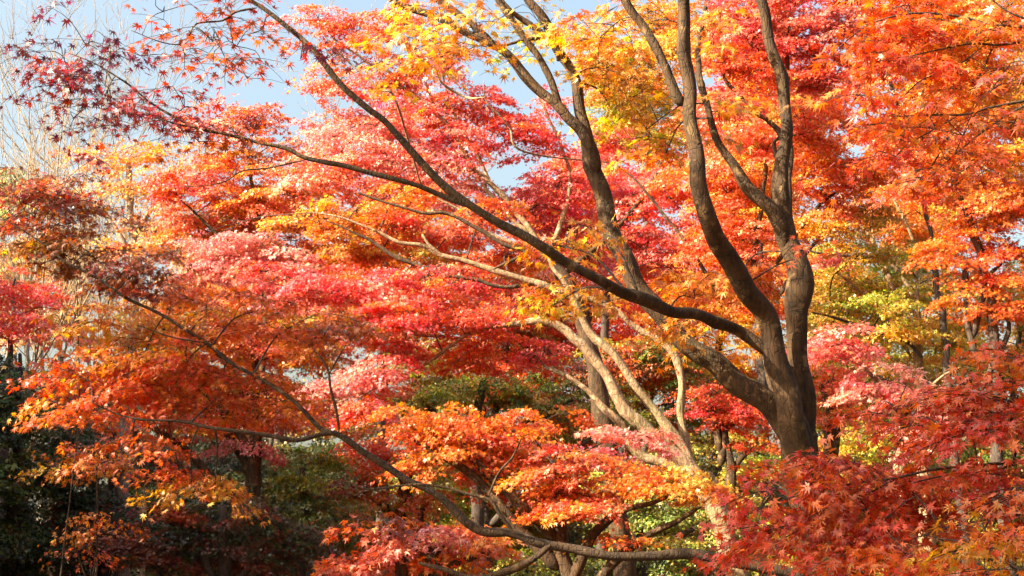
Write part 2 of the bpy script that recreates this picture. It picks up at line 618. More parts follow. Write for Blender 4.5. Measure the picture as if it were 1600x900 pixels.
# ------------------------------------------------------------------ ground
def ground():
    n = 90
    # finer near the camera, reaching the horizon
    u = np.linspace(-1, 1, n)
    xs = np.sign(u) * (np.abs(u) ** 3) * 900
    X, Yg = np.meshgrid(xs, xs + 20)
    Z = .06 * np.sin(X * .7) * np.cos(Yg * .6) + .03 * np.sin(X * 2.1 + Yg) - .02
    V = np.stack([X, Yg, Z], axis=2).reshape(-1, 3)
    i = (np.arange(n - 1)[:, None] * n + np.arange(n - 1)[None]).ravel()
    Q = np.stack([i, i + 1, i + n + 1, i + n], axis=1)
    m, nt, out = new_mat("leaf_strewn_soil")
    N, L = nt.nodes, nt.links
    tc = N.new("ShaderNodeTexCoord")
    vo = N.new("ShaderNodeTexVoronoi")
    vo.inputs["Scale"].default_value = 16
    L.new(tc.outputs["Object"], vo.inputs[0])
    cr = N.new("ShaderNodeValToRGB")
    cr.color_ramp.elements[0].color = (.03, .02, .012, 1)
    cr.color_ramp.elements[1].color = (.20, .07, .02, 1)
    e = cr.color_ramp.elements.new(.5)
    e.color = (.09, .05, .02, 1)
    L.new(vo.outputs["Color"], cr.inputs[0])
    bs = N.new("ShaderNodeBsdfPrincipled")
    bs.inputs["Roughness"].default_value = .9
    L.new(cr.outputs[0], bs.inputs["Base Color"])
    L.new(bs.outputs[0], out.inputs[0])
    me = mesh_from("ground", V, quads=Q, mat=m, smooth=True)
    o = link("ground", me)
    o['kind'] = 'structure'
    o['label'] = "leaf strewn woodland soil under the maples"
ground()

def foot(px, Y):
    p = at(px, 900, Y)
    return np.array([p[0], Y, 0.0])

def trunk_to_ground(p, w, base):
    """a few photo-pixel rows from the foot up to a visible start"""
    return [(*base, w * 1.25), (*(base * .45 + p * .55 + np.array([.03, 0, 0])), w * 1.05), (*p, w)]

# ================================================================== MAIN MAPLE
YM = 7.5
M = Tree('maple_tree', "large brown barked maple dividing low into several thick sweeping stems, right of centre", 'tree',
         foot(1330, YM), BARK_BROWN, BARK_DARK, templates=T7)
b = M.base
pt = at(1296, 900, YM)
M.limb([(*b, .19), (*(b + np.array([-.02, 0, .25])), .14), (*(b * .5 + pt * .5), .118), (*pt, .112)] +
       [(*at(x, y, YM), w * YM / F / 2 * .93) for x, y, w in ((1276, 820, 66), (1257, 750, 62), (1246, 700, 60), (1240, 665, 52), (1236, 640, 30), (1234, 625, 12))],
       name='trunk', sides=22, rough=.07, world=True)
M.limb([(1288, 860, 40, 7.46), (1270, 790, 50), (1255, 735, 54), (1243, 690, 52, 7.42), (1230, 640, 48, 7.38), (1217, 580, 44), (1208, 525, 42), (1199, 490, 43), (1168, 456, 40, 7.3), (1141, 418, 38, 7.2), (1118, 375, 37, 7.1), (1105, 335, 34, 7.0), (1098, 295, 31), (1090, 245, 29), (1079, 200, 28), (1074, 150, 27), (1071, 100, 25), (1070, 50, 23), (1071, 0, 22), (1073, -70, 19), (1080, -200, 14)], rough=.07, sides=18)
M.limb([(1068, 165, 19, 7.0), (1056, 150, 19), (1043, 115, 18), (1029, 84, 18), (1009, 44, 17), (990, 20, 16), (974, -5, 15), (950, -60, 12)])
M.limb([(1290, 850, 40, 7.52), (1273, 790, 46), (1265, 745, 44, 7.55), (1259, 680, 40), (1254, 620, 38), (1248, 555, 40), (1246, 500, 43), (1251, 466, 50), (1252, 440, 50), (1243, 412, 42), (1229, 370, 38), (1219, 330, 38), (1218, 300, 32), (1225, 262, 27), (1229, 215, 24), (1228, 175, 23), (1221, 138, 23), (1211, 95, 21), (1200, 45, 20), (1190, 0, 19), (1178, -60, 16), (1170, -200, 11)], rough=.07, sides=18)
M.limb([(1228, 392, 20, 7.54), (1219, 355, 27, 7.52), (1203, 327, 27, 7.5), (1174, 298, 23), (1148, 262, 18), (1128, 232, 16), (1112, 196, 14), (1101, 155, 13), (1094, 118, 12), (1092, 70, 10, 7.7), (1100, 10, 8)])
M.limb([(1262, 745, 40, 7.5), (1245, 695, 46, 7.5), (1225, 660, 46, 7.55), (1200, 632, 44), (1165, 602, 42), (1120, 570, 40), (1075, 540, 39), (1035, 500, 38), (1005, 455, 37), (977, 405, 36), (955, 360, 34), (941, 320, 32), (932, 280, 31), (923, 240, 31), (917, 212, 25), (911, 178, 22), (901, 138, 21), (884, 101, 19), (868, 72, 18), (857, 48, 17), (840, 17, 15), (825, -10, 14), (800, -70, 11)], rough=.07, sides=18)
M.limb([(872, 95, 17, 7.5), (874, 82, 16), (874, 69, 15)], name='stub')
M.limb([(932, 275, 22, 7.54), (924, 240, 26, 7.52), (908, 204, 23, 7.5), (888, 182, 20), (872, 162, 19), (846, 143, 19), (822, 118, 18), (800, 95, 17), (780, 79, 16), (753, 64, 15), (719, 47, 14), (679, 24, 13), (648, 12, 12), (615, 0, 11), (560, -30, 9)])
M.limb([(782, 80, 12, 7.5), (759, 57, 13), (739, 37, 13), (712, 19, 13), (684, -2, 12), (640, -40, 9)])
M.limb([(876, 168, 14, 7.5), (871, 155, 14), (861, 128, 14), (840, 88, 13), (820, 61, 12), (800, 30, 12), (779, -2, 11), (750, -60, 9)])
M.limb([(853, 60, 9, 7.5), (827, 61, 7), (807, 66, 6), (783, 73, 5)])
M.limb([(852, 56, 12, 7.5), (827, 37, 11), (800, 17, 10), (770, -15, 9)])
M.limb([(1225, 600, 26, 7.4), (1208, 560, 26, 7.4), (1180, 535, 23), (1150, 515, 22), (1100, 495, 22, 7.1), (1050, 488, 23, 6.9), (1000, 466, 24, 6.75), (960, 448, 21, 6.6), (925, 431, 20, 6.5), (880, 407, 18, 6.45), (840, 384, 18, 6.4), (800, 360, 17), (760, 336, 17), (718, 308, 16), (684, 278, 15), (650, 245, 14), (622, 214, 13), (600, 190, 13), (570, 168, 12), (541, 140, 12), (513, 105, 11), (483, 70, 10), (439, 34, 9), (402, 10, 8), (378, -3, 7), (320, -40, 5)], Y=7.4, sides=14)
M.limb([(402, 12, 5, 6.4), (368, 19, 4.5), (348, 32, 4), (307, 37, 3.5), (294, 57, 3), (280, 69, 2.6), (246, 64, 2), (205, 48, 1.4)], sides=6)
M.limb([(333, 42, 2.5, 6.4), (340, 58, 2.2), (347, 68, 2), (335, 80, 1.6), (333, 100, 1.2)], sides=5)
M.limb([(742, 325, 11, 6.4), (705, 312, 10), (660, 293, 10), (620, 280, 10), (580, 270, 10), (540, 260, 10), (479, 247, 9), (449, 233, 8), (405, 223, 7), (354, 209, 6), (310, 201, 5.5), (270, 181, 5), (233, 159, 4), (202, 133, 3.5), (152, 101, 2.6), (110, 84, 1.6)], Y=6.4, sides=10)
M.limb([(304, 200, 4, 6.4), (270, 192, 3.4), (233, 180, 3), (192, 177, 2.4), (150, 168, 1.6)], sides=6)
M.limb([(479, 249, 4, 6.4), (422, 262, 3.5), (378, 267, 3), (354, 283, 2.6), (324, 290, 2), (280, 292, 1.5)], sides=6)
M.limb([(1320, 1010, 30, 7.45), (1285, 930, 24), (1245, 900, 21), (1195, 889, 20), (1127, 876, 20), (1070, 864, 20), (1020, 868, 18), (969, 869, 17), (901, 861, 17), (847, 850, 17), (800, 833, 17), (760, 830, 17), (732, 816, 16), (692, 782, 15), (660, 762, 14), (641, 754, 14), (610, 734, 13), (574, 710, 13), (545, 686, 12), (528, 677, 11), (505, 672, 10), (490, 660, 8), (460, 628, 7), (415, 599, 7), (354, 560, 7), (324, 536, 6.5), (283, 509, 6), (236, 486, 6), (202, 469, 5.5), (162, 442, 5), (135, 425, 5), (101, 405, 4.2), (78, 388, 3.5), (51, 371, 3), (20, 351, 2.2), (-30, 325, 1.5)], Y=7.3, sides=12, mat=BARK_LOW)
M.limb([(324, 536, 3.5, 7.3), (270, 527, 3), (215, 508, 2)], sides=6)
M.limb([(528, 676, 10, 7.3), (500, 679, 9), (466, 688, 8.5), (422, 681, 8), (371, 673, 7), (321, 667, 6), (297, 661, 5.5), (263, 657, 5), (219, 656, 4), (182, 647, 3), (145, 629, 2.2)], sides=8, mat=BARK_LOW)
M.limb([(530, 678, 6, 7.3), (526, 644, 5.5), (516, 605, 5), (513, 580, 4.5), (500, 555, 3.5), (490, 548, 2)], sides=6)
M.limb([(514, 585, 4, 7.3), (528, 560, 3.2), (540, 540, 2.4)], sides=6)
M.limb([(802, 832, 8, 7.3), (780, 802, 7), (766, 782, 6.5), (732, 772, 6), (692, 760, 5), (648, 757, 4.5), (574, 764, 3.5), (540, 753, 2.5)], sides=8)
M.limb([(763, 775, 5, 7.3), (780, 738, 4.5), (800, 715, 3.8), (813, 688, 3)], sides=6)
M.limb([(860, 852, 13, 7.35), (838, 870, 13), (815, 884, 14), (780, 895, 14), (740, 905, 12), (690, 890, 9), (655, 880, 6)], sides=10)
for x, y, rx, ry, c, d in (
    (95, 85, 45, 45, 'purple', .75), (140, 60, 45, 30, 'purple', .7), (110, 135, 42, 35, 'plumred', .9), (165, 140, 50, 40, 'plumred', .8),
    (175, 90, 45, 40, 'purple', .5), (205, 178, 55, 25, 'plumred', .8), (115, 180, 40, 18, 'purple', .6), (295, 160, 35, 28, 'plumred', .7), (255, 200, 50, 25, 'plumred', .9), (310, 215, 60, 25, 'rust', .9),
    (330, 62, 85, 42, 'rust', .32), (255, 14, 40, 16, 'rust', .6), (370, 65, 45, 30, 'rust', .35), (365, 105, 45, 25, 'rust', .4), (350, 10, 60, 18, 'rust', .5),
    (290, 80, 50, 25, 'rust', .3), (470, 85, 35, 28, 'plumred', .7), (410, 40, 40, 25, 'rust', .5)):
    M.pad(x, y, rx, ry, 6.45, c, d * .56, .041, depth=.35)
for x, y, rx, ry, Y, c, d, c2 in (
    (640, 85, 60, 40, 7.3, 'orange', 1.3, 'gold'), (700, 100, 50, 35, 7.2, 'gold', 1.2, 'orange'), (735, 45, 60, 35, 7.0, 'gold', 1.2, 'orange'), (690, 20, 60, 20, 7.2, 'orange', 1.2, 'gold'),
    (850, 45, 70, 35, 7.6, 'yellow', .8, 'olive'), (935, 50, 60, 45, 7.2, 'gold', 1.4, 'orange'), (1000, 30, 50, 30, 7.7, 'gold', 1.4, 'orange'),
    (975, 115, 60, 50, 7.8, 'gold', 1.5, 'olive'), (1010, 190, 45, 50, 7.8, 'gold', 1.3, 'yellow'), (960, 170, 35, 40, 8.1, 'gold', 1.0, 'olive'), (1040, 230, 40, 40, 8.1, 'gold', 1.2, 'orange'),
    (870, 378, 55, 22, 7.0, 'orange', 1.3, 'gold'), (940, 352, 36, 12, 7.0, 'orange', .7, 'gold'), (1010, 445, 45, 30, 8.1, 'orange', 1.2, 'gold'), (865, 470, 40, 28, 7.2, 'gold', 1.2, 'orange'),
    (940, 468, 45, 22, 7.2, 'gold', 1.2, 'orange'), (1085, 455, 45, 45, 7.8, 'orange', 1.5, 'gold'), (1150, 430, 40, 40, 7.9, 'orange', 1.5, 'deepor'), (1110, 520, 60, 30, 7.8, 'orange', 1.4, 'gold'),
    (1125, 180, 22, 45, 7.6, 'orange', 1.2, 'gold'), (1115, 60, 20, 50, 7.7, 'orange', 1.2, 'gold'), (1095, 490, 50, 20, 7.2, 'gold', 1.0, 'orange'), (1250, 400, 25, 10, 7.2, 'deepor', 1.0, 'orange')):
    M.pad(x, y, rx, ry, Y, c, d * (.6 if y < 260 and x < 900 else .85), .047, col2=c2, depth=.35)
for x, y, rx, ry, c, d, c2 in (
    (20, 300, 35, 40, 'plumred', .7, 'brown'), (55, 330, 55, 35, 'brown', 1.0, 'rust'), (110, 340, 55, 40, 'brown', 1.0, 'deepor'), (85, 385, 55, 30, 'brown', 1.2, 'olive'), (150, 395, 55, 35, 'brown', 1.3, 'deepor'), (200, 425, 60, 30, 'brown', 1.3, 'deepor'),
    (245, 412, 30, 22, 'redbrown', 1.1, 'brown'), (270, 455, 50, 20, 'deepor', .9, 'brown'), (130, 300, 55, 35, 'brown', .6, 'plumred'), (60, 310, 50, 40, 'brown', .6, 'plumred'), (170, 495, 22, 35, 'orange', 1.0, 'gold'),
    (330, 490, 45, 25, 'deepor', 1.0, 'orange'), (460, 500, 80, 32, 'deepor', 1.5, 'orange'), (520, 525, 45, 35, 'deepor', 1.4, 'brown'), (400, 480, 50, 25, 'deepor', 1.0, 'rust'),
    (130, 590, 60, 30, 'deepor', 1.5, 'red'), (190, 615, 75, 35, 'deepor', 1.6, 'orred'), (275, 590, 75, 35, 'orred', 1.6, 'orange'), (350, 590, 70, 35, 'orange', 1.5, 'orred'), (220, 560, 70, 30, 'orange', 1.4, 'gold'),
    (290, 550, 60, 25, 'deepor', 1.2, 'orange'), (400, 620, 60, 30, 'orange', 1.4, 'orred'), (330, 640, 70, 25, 'orred', 1.3, 'deepor'), (120, 640, 50, 22, 'deepor', 1.2, 'orange'),
    (280, 725, 40, 26, 'orange', 1.3, 'orred'), (300, 755, 50, 22, 'orange', 1.4, 'gold'), (335, 765, 30, 16, 'gold', 1.3, 'orange'), (215, 740, 12, 8, 'orred', 1.2, None),
    (260, 690, 60, 20, 'orred', .9, 'deepor')):
    M.pad(x, y, rx, ry, 7.65, c, d * .9, .033, col2=c2, depth=.28)
M.done()

# ================================================================== PALE MAPLE BEHIND
A = Tree('maple_tree', "pale barked maple with many bent stems fanning left behind the large brown maple", 'tree', foot(1185, 11), BARK_PALE, BARK_DARK)
b = A.base
YA = 11
pA = at(1160, 930, YA)
A.limb([(*b, .13), (*(b * .5 + pA * .5), .105), (*pA, .095)] + [(*at(x, y, YA), w * YA / F / 2 * .9) for x, y, w in ((1140, 870, 37), (1128, 820, 35), (1112, 785, 30), (1095, 757, 30), (1070, 735, 28))], name='trunk', world=True, sides=18)
A.limb([(1100, 760, 28, 11), (1070, 722, 28), (1036, 694, 26), (1009, 667, 25), (979, 647, 24), (965, 624, 22), (950, 590, 21), (921, 548, 20), (898, 530, 18), (880, 514, 17), (861, 506, 16), (834, 504, 14), (800, 507, 12), (766, 511, 9), (732, 519, 7), (712, 536, 6), (689, 551, 6), (665, 570, 5.5), (631, 587, 5), (600, 601, 4), (560, 620, 2.5)], Y=11)
A.limb([(1090, 745, 22, 11.1), (1050, 727, 21), (1015, 716, 20), (996, 706, 18), (982, 688, 16), (969, 664, 15), (942, 637, 13), (918, 608, 11), (890, 588, 9), (850, 575, 7)])
A.limb([(1085, 735, 20, 11.1), (1066, 700, 20), (1047, 672, 19), (1016, 630, 18), (989, 600, 17), (959, 556, 16), (928, 526, 15), (911, 496, 13), (898, 472, 12), (880, 440, 10), (862, 420, 8), (857, 400, 7)])
A.limb([(1080, 735, 18, 11.2), (1070, 690, 16), (1064, 640, 15), (1066, 595, 15), (1052, 556, 15), (1027, 531, 14), (1003, 518, 12), (985, 505, 11), (965, 485, 13), (928, 469, 14), (884, 462, 15), (851, 447, 14), (820, 435, 13), (790, 428, 12), (760, 418, 11), (726, 410, 10), (689, 398, 9), (662, 384, 8), (628, 378, 7), (591, 364, 6), (564, 352, 5), (537, 342, 4), (490, 330, 2.5)])
A.limb([(835, 444, 9, 11.1), (810, 447, 8), (787, 448, 7), (763, 443, 7), (746, 437, 7), (705, 432, 8), (670, 421, 8), (614, 398, 8), (574, 373, 6), (555, 365, 4), (510, 345, 2)], mat=BARK_BROWN)
A.limb([(1235, 960, 22, 11.2), (1205, 915, 19), (1186, 880, 18), (1174, 843, 17), (1153, 809, 16), (1128, 776, 14), (1105, 740, 11)])
A.limb([(770, 421, 5, 11), (820, 395, 8), (786, 381, 8), (746, 357, 8), (699, 334, 7), (660, 332, 6), (600, 315, 5), (560, 302, 4)], mat=BARK_BROWN)
A.limb([(690, 398, 6, 11), (672, 384, 6), (660, 367, 5)])
A.limb([(650, 520, 5, 11.3), (618, 500, 6), (585, 487, 7), (550, 472, 6), (520, 462, 4)])
A.limb([(720, 530, 6, 11.3), (690, 525, 6), (650, 522, 6), (610, 512, 4)])
for x, y, rx, ry, Y, c, d, c2 in (
    (400, 385, 70, 28, 11.5, 'pink', 1.8, 'palepink'), (345, 425, 60, 28, 11.6, 'pink', 1.8, 'palepink'), (440, 430, 75, 30, 11.2, 'pink', 1.8, 'crimson'), (520, 455, 65, 30, 11, 'pink', 1.8, 'crimson'), (310, 400, 45, 25, 12, 'palepink', 1.4, 'pinkor'),
    (570, 450, 65, 35, 11, 'crimson', 1.8, 'pink'), (640, 490, 75, 28, 10.8, 'crimson', 1.8, 'red'), (710, 485, 60, 25, 10.8, 'red', 1.7, 'crimson'), (770, 520, 60, 30, 11.2, 'red', 1.7, 'crimson'), (700, 455, 55, 20, 11.4, 'crimson', 1.5, 'pink'),
    (600, 580, 55, 35, 11, 'pink', 1.6, 'crimson'), (545, 595, 60, 35, 11.2, 'palepink', 1.6, 'pink'), (570, 640, 50, 35, 11, 'red', 1.6, 'pink'), (660, 445, 45, 30, 11, 'red', 1.5, 'crimson'),
    (740, 560, 50, 28, 11.4, 'red', 1.5, 'orred'), (830, 555, 50, 25, 11.5, 'red', 1.3, 'crimson'), (790, 470, 50, 18, 11.5, 'red', 1.4, 'pink'), (630, 540, 60, 25, 11.5, 'red', 1.5, 'pink'),
    (500, 350, 60, 28, 11.5, 'orange', 1.5, 'gold'), (560, 330, 60, 30, 11.5, 'gold', 1.5, 'orange'), (540, 385, 50, 22, 11.5, 'gold', 1.5, 'orange'), (620, 350, 60, 28, 11.4, 'orange', 1.6, 'red'), (710, 370, 60, 30, 11.6, 'red', 1.6, 'pinkor'), (760, 340, 55, 30, 11.8, 'orred', 1.5, 'red'),
    (640, 310, 55, 28, 11.8, 'orange', 1.5, 'orred'), (800, 400, 55, 25, 11.9, 'red', 1.5, 'orred'), (590, 400, 60, 22, 11.8, 'orange', 1.4, 'red')):
    A.pad(x, y, rx, ry, Y, c, d, .050, col2=c2)
def wisps(t, spots, dx, dy, mat, Y0, Y1, w0=(3.5, 6)):
    """slender bent stems that leave the limbs and run through the leaves"""
    for x, y in spots:
        Y = rng.uniform(Y0, Y1)
        c = at(x, y, Y)
        st = t.nearest(c)
        w = rng.uniform(*w0) * Y / F / 2
        rows = [(*st[:3], min(w, st[3] * .8))]
        k = 5
        sx, sy = dx * rng.uniform(.6, 1.4), dy * rng.uniform(.5, 1.5)
        bend = rng.normal(0, 6)
        if np.dot(c - st[:3], at(x + dx, y + dy, Y) - c) < .45 * np.linalg.norm(c - st[:3]) * np.linalg.norm(at(x + dx, y + dy, Y) - c):
            continue                      # would double back on itself
        for i in range(k):
            f = i / (k - 1)
            p = at(x + sx * f + bend * math.sin(f * 3) + rng.normal(0, 5), y + sy * f + bend * .6 * math.sin(f * 4) + rng.normal(0, 5), Y - .25 * f)
            rows.append((*p, w * (.85 - .6 * f)))
        t.limb(rows, world=True, sides=6, mat=mat)
wisps(A, [(840, 470), (760, 440), (700, 560), (650, 470), (600, 440), (880, 560), (950, 610), (780, 500), (560, 560), (740, 600), (480, 420), (560, 400), (680, 370), (800, 540), (640, 560)], -110, -48, BARK_PALE, 9.9, 10.5, (4, 6.5))
A.done()

# ================================================================== ROSE MAPLE, UPPER MIDDLE
B = Tree('maple_tree', "tall rose red maple with slender light stems rising under the patch of blue sky", 'tree', foot(990, 14), BARK_PALE, BARK_DARK)
b = B.base
YB = 14
pB = at(925, 560, YB)
B.limb([(*b, .15), (*(b * .5 + pB * .5 + np.array([.1, 0, 0])), .11), (*pB, .08), (*at(890, 450, YB), .065), (*at(850, 392, YB), .05)], name='trunk', world=True, mat=BARK_BROWN)
B.limb([(855, 400, 13, 14), (823, 354, 12), (780, 298, 11), (746, 270, 10), (732, 253, 9), (719, 223, 9), (702, 196, 8), (685, 182, 8), (658, 159, 7.5), (635, 142, 7), (618, 121, 6.5), (601, 108, 6), (574, 98, 5), (554, 84, 4), (520, 60, 3)], sides=10)
B.limb([(830, 365, 9, 14), (800, 344, 8), (772, 310, 8), (757, 290, 7), (763, 277, 6), (735, 225, 5.5), (719, 196, 5), (700, 150, 4), (690, 110, 3)], sides=8)
B.limb([(690, 186, 5, 14), (682, 175, 5), (665, 128, 4.5), (645, 91, 4), (625, 60, 3)], sides=8)
B.limb([(748, 272, 5, 14), (700, 255, 5), (665, 233, 4.5), (631, 216, 4), (590, 195, 3)], sides=8)
B.limb([(824, 391, 9, 13.8), (795, 378, 9), (766, 367, 9), (732, 337, 8), (715, 325, 6), (660, 300, 4)], sides=8)
B.limb([(855, 400, 12, 14.2), (880, 340, 10), (890, 280, 8), (870, 210, 6), (840, 150, 4)], sides=8)
B.limb([(880, 430, 12, 14.2), (960, 360, 10), (1010, 300, 8), (1040, 240, 6)], sides=8, mat=BARK_BROWN)
B.limb([(1130, 470, 9, 13.5), (1085, 400, 8), (1050, 350, 6), (1000, 290, 5), (960, 255, 3)], sides=8, mat=BARK_BROWN)
for x, y, rx, ry, Y, c, d, c2 in (
    (600, 180, 60, 45, 14, 'pink', 1.3, 'crimson'), (555, 250, 60, 40, 14, 'pink', 1.3, 'pinkor'), (700, 215, 60, 42, 14, 'crimson', 1.5, 'pink'), (760, 165, 50, 38, 14.2, 'crimson', 1.4, 'red'), (820, 215, 55, 45, 14.2, 'crimson', 1.6, 'red'), (870, 280, 55, 50, 14.3, 'crimson', 1.7, 'pink'),
    (680, 270, 55, 32, 14, 'pink', 1.4, 'crimson'), (615, 120, 55, 40, 14, 'pink', 1.2, 'orred'), (560, 55, 55, 40, 14, 'orred', 1.4, 'pinkor'), (485, 25, 45, 30, 14, 'orred', 1.4, 'pink'), (520, 205, 50, 40, 14, 'palepink', 1.1, 'pink'), (640, 30, 45, 28, 14, 'pinkor', 1.2, 'orred'),
    (740, 320, 60, 38, 14.3, 'red', 1.6, 'pink'), (820, 325, 55, 35, 14.5, 'pink', 1.6, 'crimson'), (980, 310, 60, 55, 14.5, 'crimson', 1.7, 'pink'), (1010, 380, 50, 40, 14.5, 'pink', 1.6, 'crimson'), (900, 360, 50, 40, 14.5, 'crimson', 1.7, 'pink'), (1050, 300, 45, 50, 14, 'crimson', 1.6, 'orred'),
    (610, 255, 55, 35, 14, 'pink', 1.3, 'palepink'), (500, 285, 55, 30, 14, 'pinkor', 1.4, 'pink'), (520, 130, 45, 35, 14, 'orred', 1.2, 'pink'), (690, 100, 45, 40, 14, 'crimson', 1.0, 'pink'), (960, 230, 40, 35, 14.5, 'crimson', 1.5, 'red'), (1040, 420, 50, 40, 14.5, 'red', 1.6, 'pink'),
    (920, 420, 60, 35, 14.8, 'red', 1.6, 'pink'), (700, 165, 45, 30, 14, 'crimson', 1.2, 'red'), (860, 160, 30, 25, 14.2, 'crimson', .8, 'red'), (590, 300, 50, 28, 14, 'pinkor', 1.4, 'pink')):
    B.pad(x, y, rx, ry, Y, c, d, .056, col2=c2)
wisps(B, [(850, 330), (790, 270), (740, 230), (700, 300), (690, 190), (650, 250), (620, 170), (820, 230), (660, 340), (900, 250), (590, 140), (1000, 330), (720, 160), (560, 230), (760, 320), (540, 300), (880, 340), (630, 290)], -90, -85, BARK_PALE, 12.3, 13.0, (4, 6.5))
B.done()

# ================================================================== ORANGE MAPLE, LEFT MIDDLE
def simple_tree(name, label, px, Y, top, pads, bark, size=.056, spread=1.0, w=.11, category='tree', group=None, leaf=None, templates=None, twig=None, lean=0.0, limbs=4):
    """trunk from the ground with a few limbs that reach the pads"""
    t = Tree(name, label, category, foot(px, Y), bark, twig or BARK_DARK, leaf=leaf, templates=templates, group=group)
    b = t.base
    p1 = at(top[0], top[1], Y)
    m1 = b * .6 + p1 * .4 + np.array([rng.normal(0, .12), 0, 0])
    m2 = b * .25 + p1 * .75 + np.array([rng.normal(0, .12), 0, 0])
    t.limb([(*b, w * 1.25), (*(b + (m1 - b) * .1), w), (*m1, w * .8), (*m2, w * .55), (*p1, w * .3)], name='trunk', world=True, sides=10)
    # limbs to the pads furthest from the trunk
    if limbs:
        far = sorted(pads, key=lambda q: -np.linalg.norm(at(q[0], q[1], Y) - p1))[:limbs]
        for q in far:
            c = at(q[0], q[1], q[4] if q[4] else Y)
            z = max(b[2] + .8, c[2] - .55 * np.linalg.norm((c - p1)[:2]) - .4)
            z = min(z, p1[2])
            f = (z - b[2]) / max(.1, p1[2] - b[2])
            s = b + (p1 - b) * f
            mm = (s + c) / 2 + np.array([rng.normal(0, .1), 0, .12])
            t.limb([(*s, w * .42), (*mm, w * .3), (*(s * .1 + c * .9), w * .12)], world=True, sides=7)
    for q in pads:
        x, y, rx, ry, yy, c, d = q[:7]
        c2 = q[7] if len(q) > 7 else None
        t.pad(x, y, rx, ry, yy or Y, c, d, size, col2=c2)
    t.done()
    return t

simple_tree('maple_tree', "orange and pink maple standing behind the tips of the longest upper left limb", 395, 16, (390, 250), [
    (340, 185, 50, 35, 16, 'pink', 1.2, 'rust'), (410, 180, 50, 30, 16, 'rust', .9, 'orred'), (320, 260, 50, 40, 16, 'pink', 1.5, 'orred'), (400, 300, 65, 38, 16, 'orange', 1.6, 'pinkor'), (470, 300, 65, 40, 16, 'orange', 1.6, 'orred'),
    (400, 240, 60, 30, 16, 'orred', 1.3, 'orange'), (270, 300, 45, 35, 16, 'crimson', 1.2, 'orred'), (300, 345, 60, 35, 16.5, 'pinkor', 1.5, 'tan'), (450, 350, 60, 28, 16.5, 'orange', 1.6, 'pink'), (350, 350, 50, 25, 16.3, 'orange', 1.5, 'pinkor'),
    (470, 400, 70, 25, 16.5, 'orange', 1.6, 'red'), (270, 380, 45, 28, 16.5, 'pinkor', 1.4, 'orange'), (460, 225, 40, 25, 16, 'orred', 1.0, 'pinkor'), (350, 310, 60, 25, 16.2, 'pink', 1.5, 'orange')], BARK_BROWN, .062, w=.06)
simple_tree('maple_tree', "sparse pale gold maple in front of the bare grey trees", 215, 18, (200, 250), [
    (150, 250, 45, 20, 18, 'gold', .6, 'pinkor'), (215, 245, 45, 25, 18, 'gold', .6, 'orange'), (235, 290, 45, 28, 18, 'gold', .8, 'pinkor'), (190, 300, 50, 25, 18, 'gold', .6, 'tan'), (230, 345, 45, 25, 18, 'tan', .9, 'orange'), (250, 240, 35, 20, 18, 'orange', .7, 'gold'), (110, 300, 40, 25, 18, 'gold', .4, 'tan'),
    (210, 380, 45, 25, 18, 'gold', .8, 'pinkor'), (300, 290, 40, 30, 18, 'pinkor', .8, 'gold')], BARK_GREY, .065, twig=BARK_TAN)
simple_tree('maple_tree', "glowing orange maple filling the left middle below the brown leafed branch tip", 430, 13, (400, 540), [
    (290, 450, 55, 30, 13, 'orange', 1.5, 'pinkor'), (370, 500, 55, 30, 13, 'pinkor', 1.5, 'orange'), (240, 500, 55, 30, 13, 'orange', 1.4, 'gold'), (300, 520, 60, 28, 13, 'orange', 1.6, 'tan'), (420, 545, 60, 30, 13, 'pinkor', 1.5, 'orange'), (470, 560, 60, 25, 13, 'olive', 1.4, 'orange'),
    (400, 590, 60, 30, 13, 'olive', 1.4, 'pinkor'), (450, 610, 60, 28, 13, 'orange', 1.5, 'pink'), (500, 650, 50, 32, 13, 'pink', 1.6, 'orred'), (430, 655, 55, 25, 13, 'pink', 1.5, 'palepink'), (370, 650, 55, 22, 13, 'red', 1.4, 'orred'), (200, 540, 50, 28, 13, 'orange', 1.4, 'gold'), (300, 580, 60, 30, 13.4, 'orred', 1.5, 'orange'),
    (220, 600, 55, 30, 13.4, 'deepor', 1.5, 'orred'), (140, 610, 45, 25, 13.4, 'deepor', 1.3, 'red'), (380, 700, 50, 22, 13, 'pink', 1.3, 'palepink'), (300, 660, 60, 22, 13.2, 'red', 1.3, 'deepor'), (480, 500, 45, 25, 13.4, 'olive', 1.3, 'orange'), (350, 455, 50, 22, 13.4, 'pinkor', 1.4, 'orange')], BARK_BROWN, .052)
simple_tree('trident_maple', "young tree with broad peach orange leaves at the left, beside the shaded thicket", 125, 8.5, (120, 430), [
    (75, 490, 22, 18, 8.5, 'pinkor', .8, 'orange'), (115, 495, 26, 20, 8.5, 'pinkor', 1.0, 'gold'), (95, 520, 22, 18, 8.5, 'orange', .9, 'pinkor'), (85, 560, 20, 14, 8.5, 'pinkor', .8, 'gold'), (95, 585, 26, 14, 8.5, 'pinkor', .8, 'orange'), (140, 560, 22, 26, 8.5, 'orange', .6, 'gold'), (150, 640, 40, 14, 8.5, 'orange', .9, 'pinkor')], BARK_DARK, .058, w=.007, templates=T3, limbs=2)
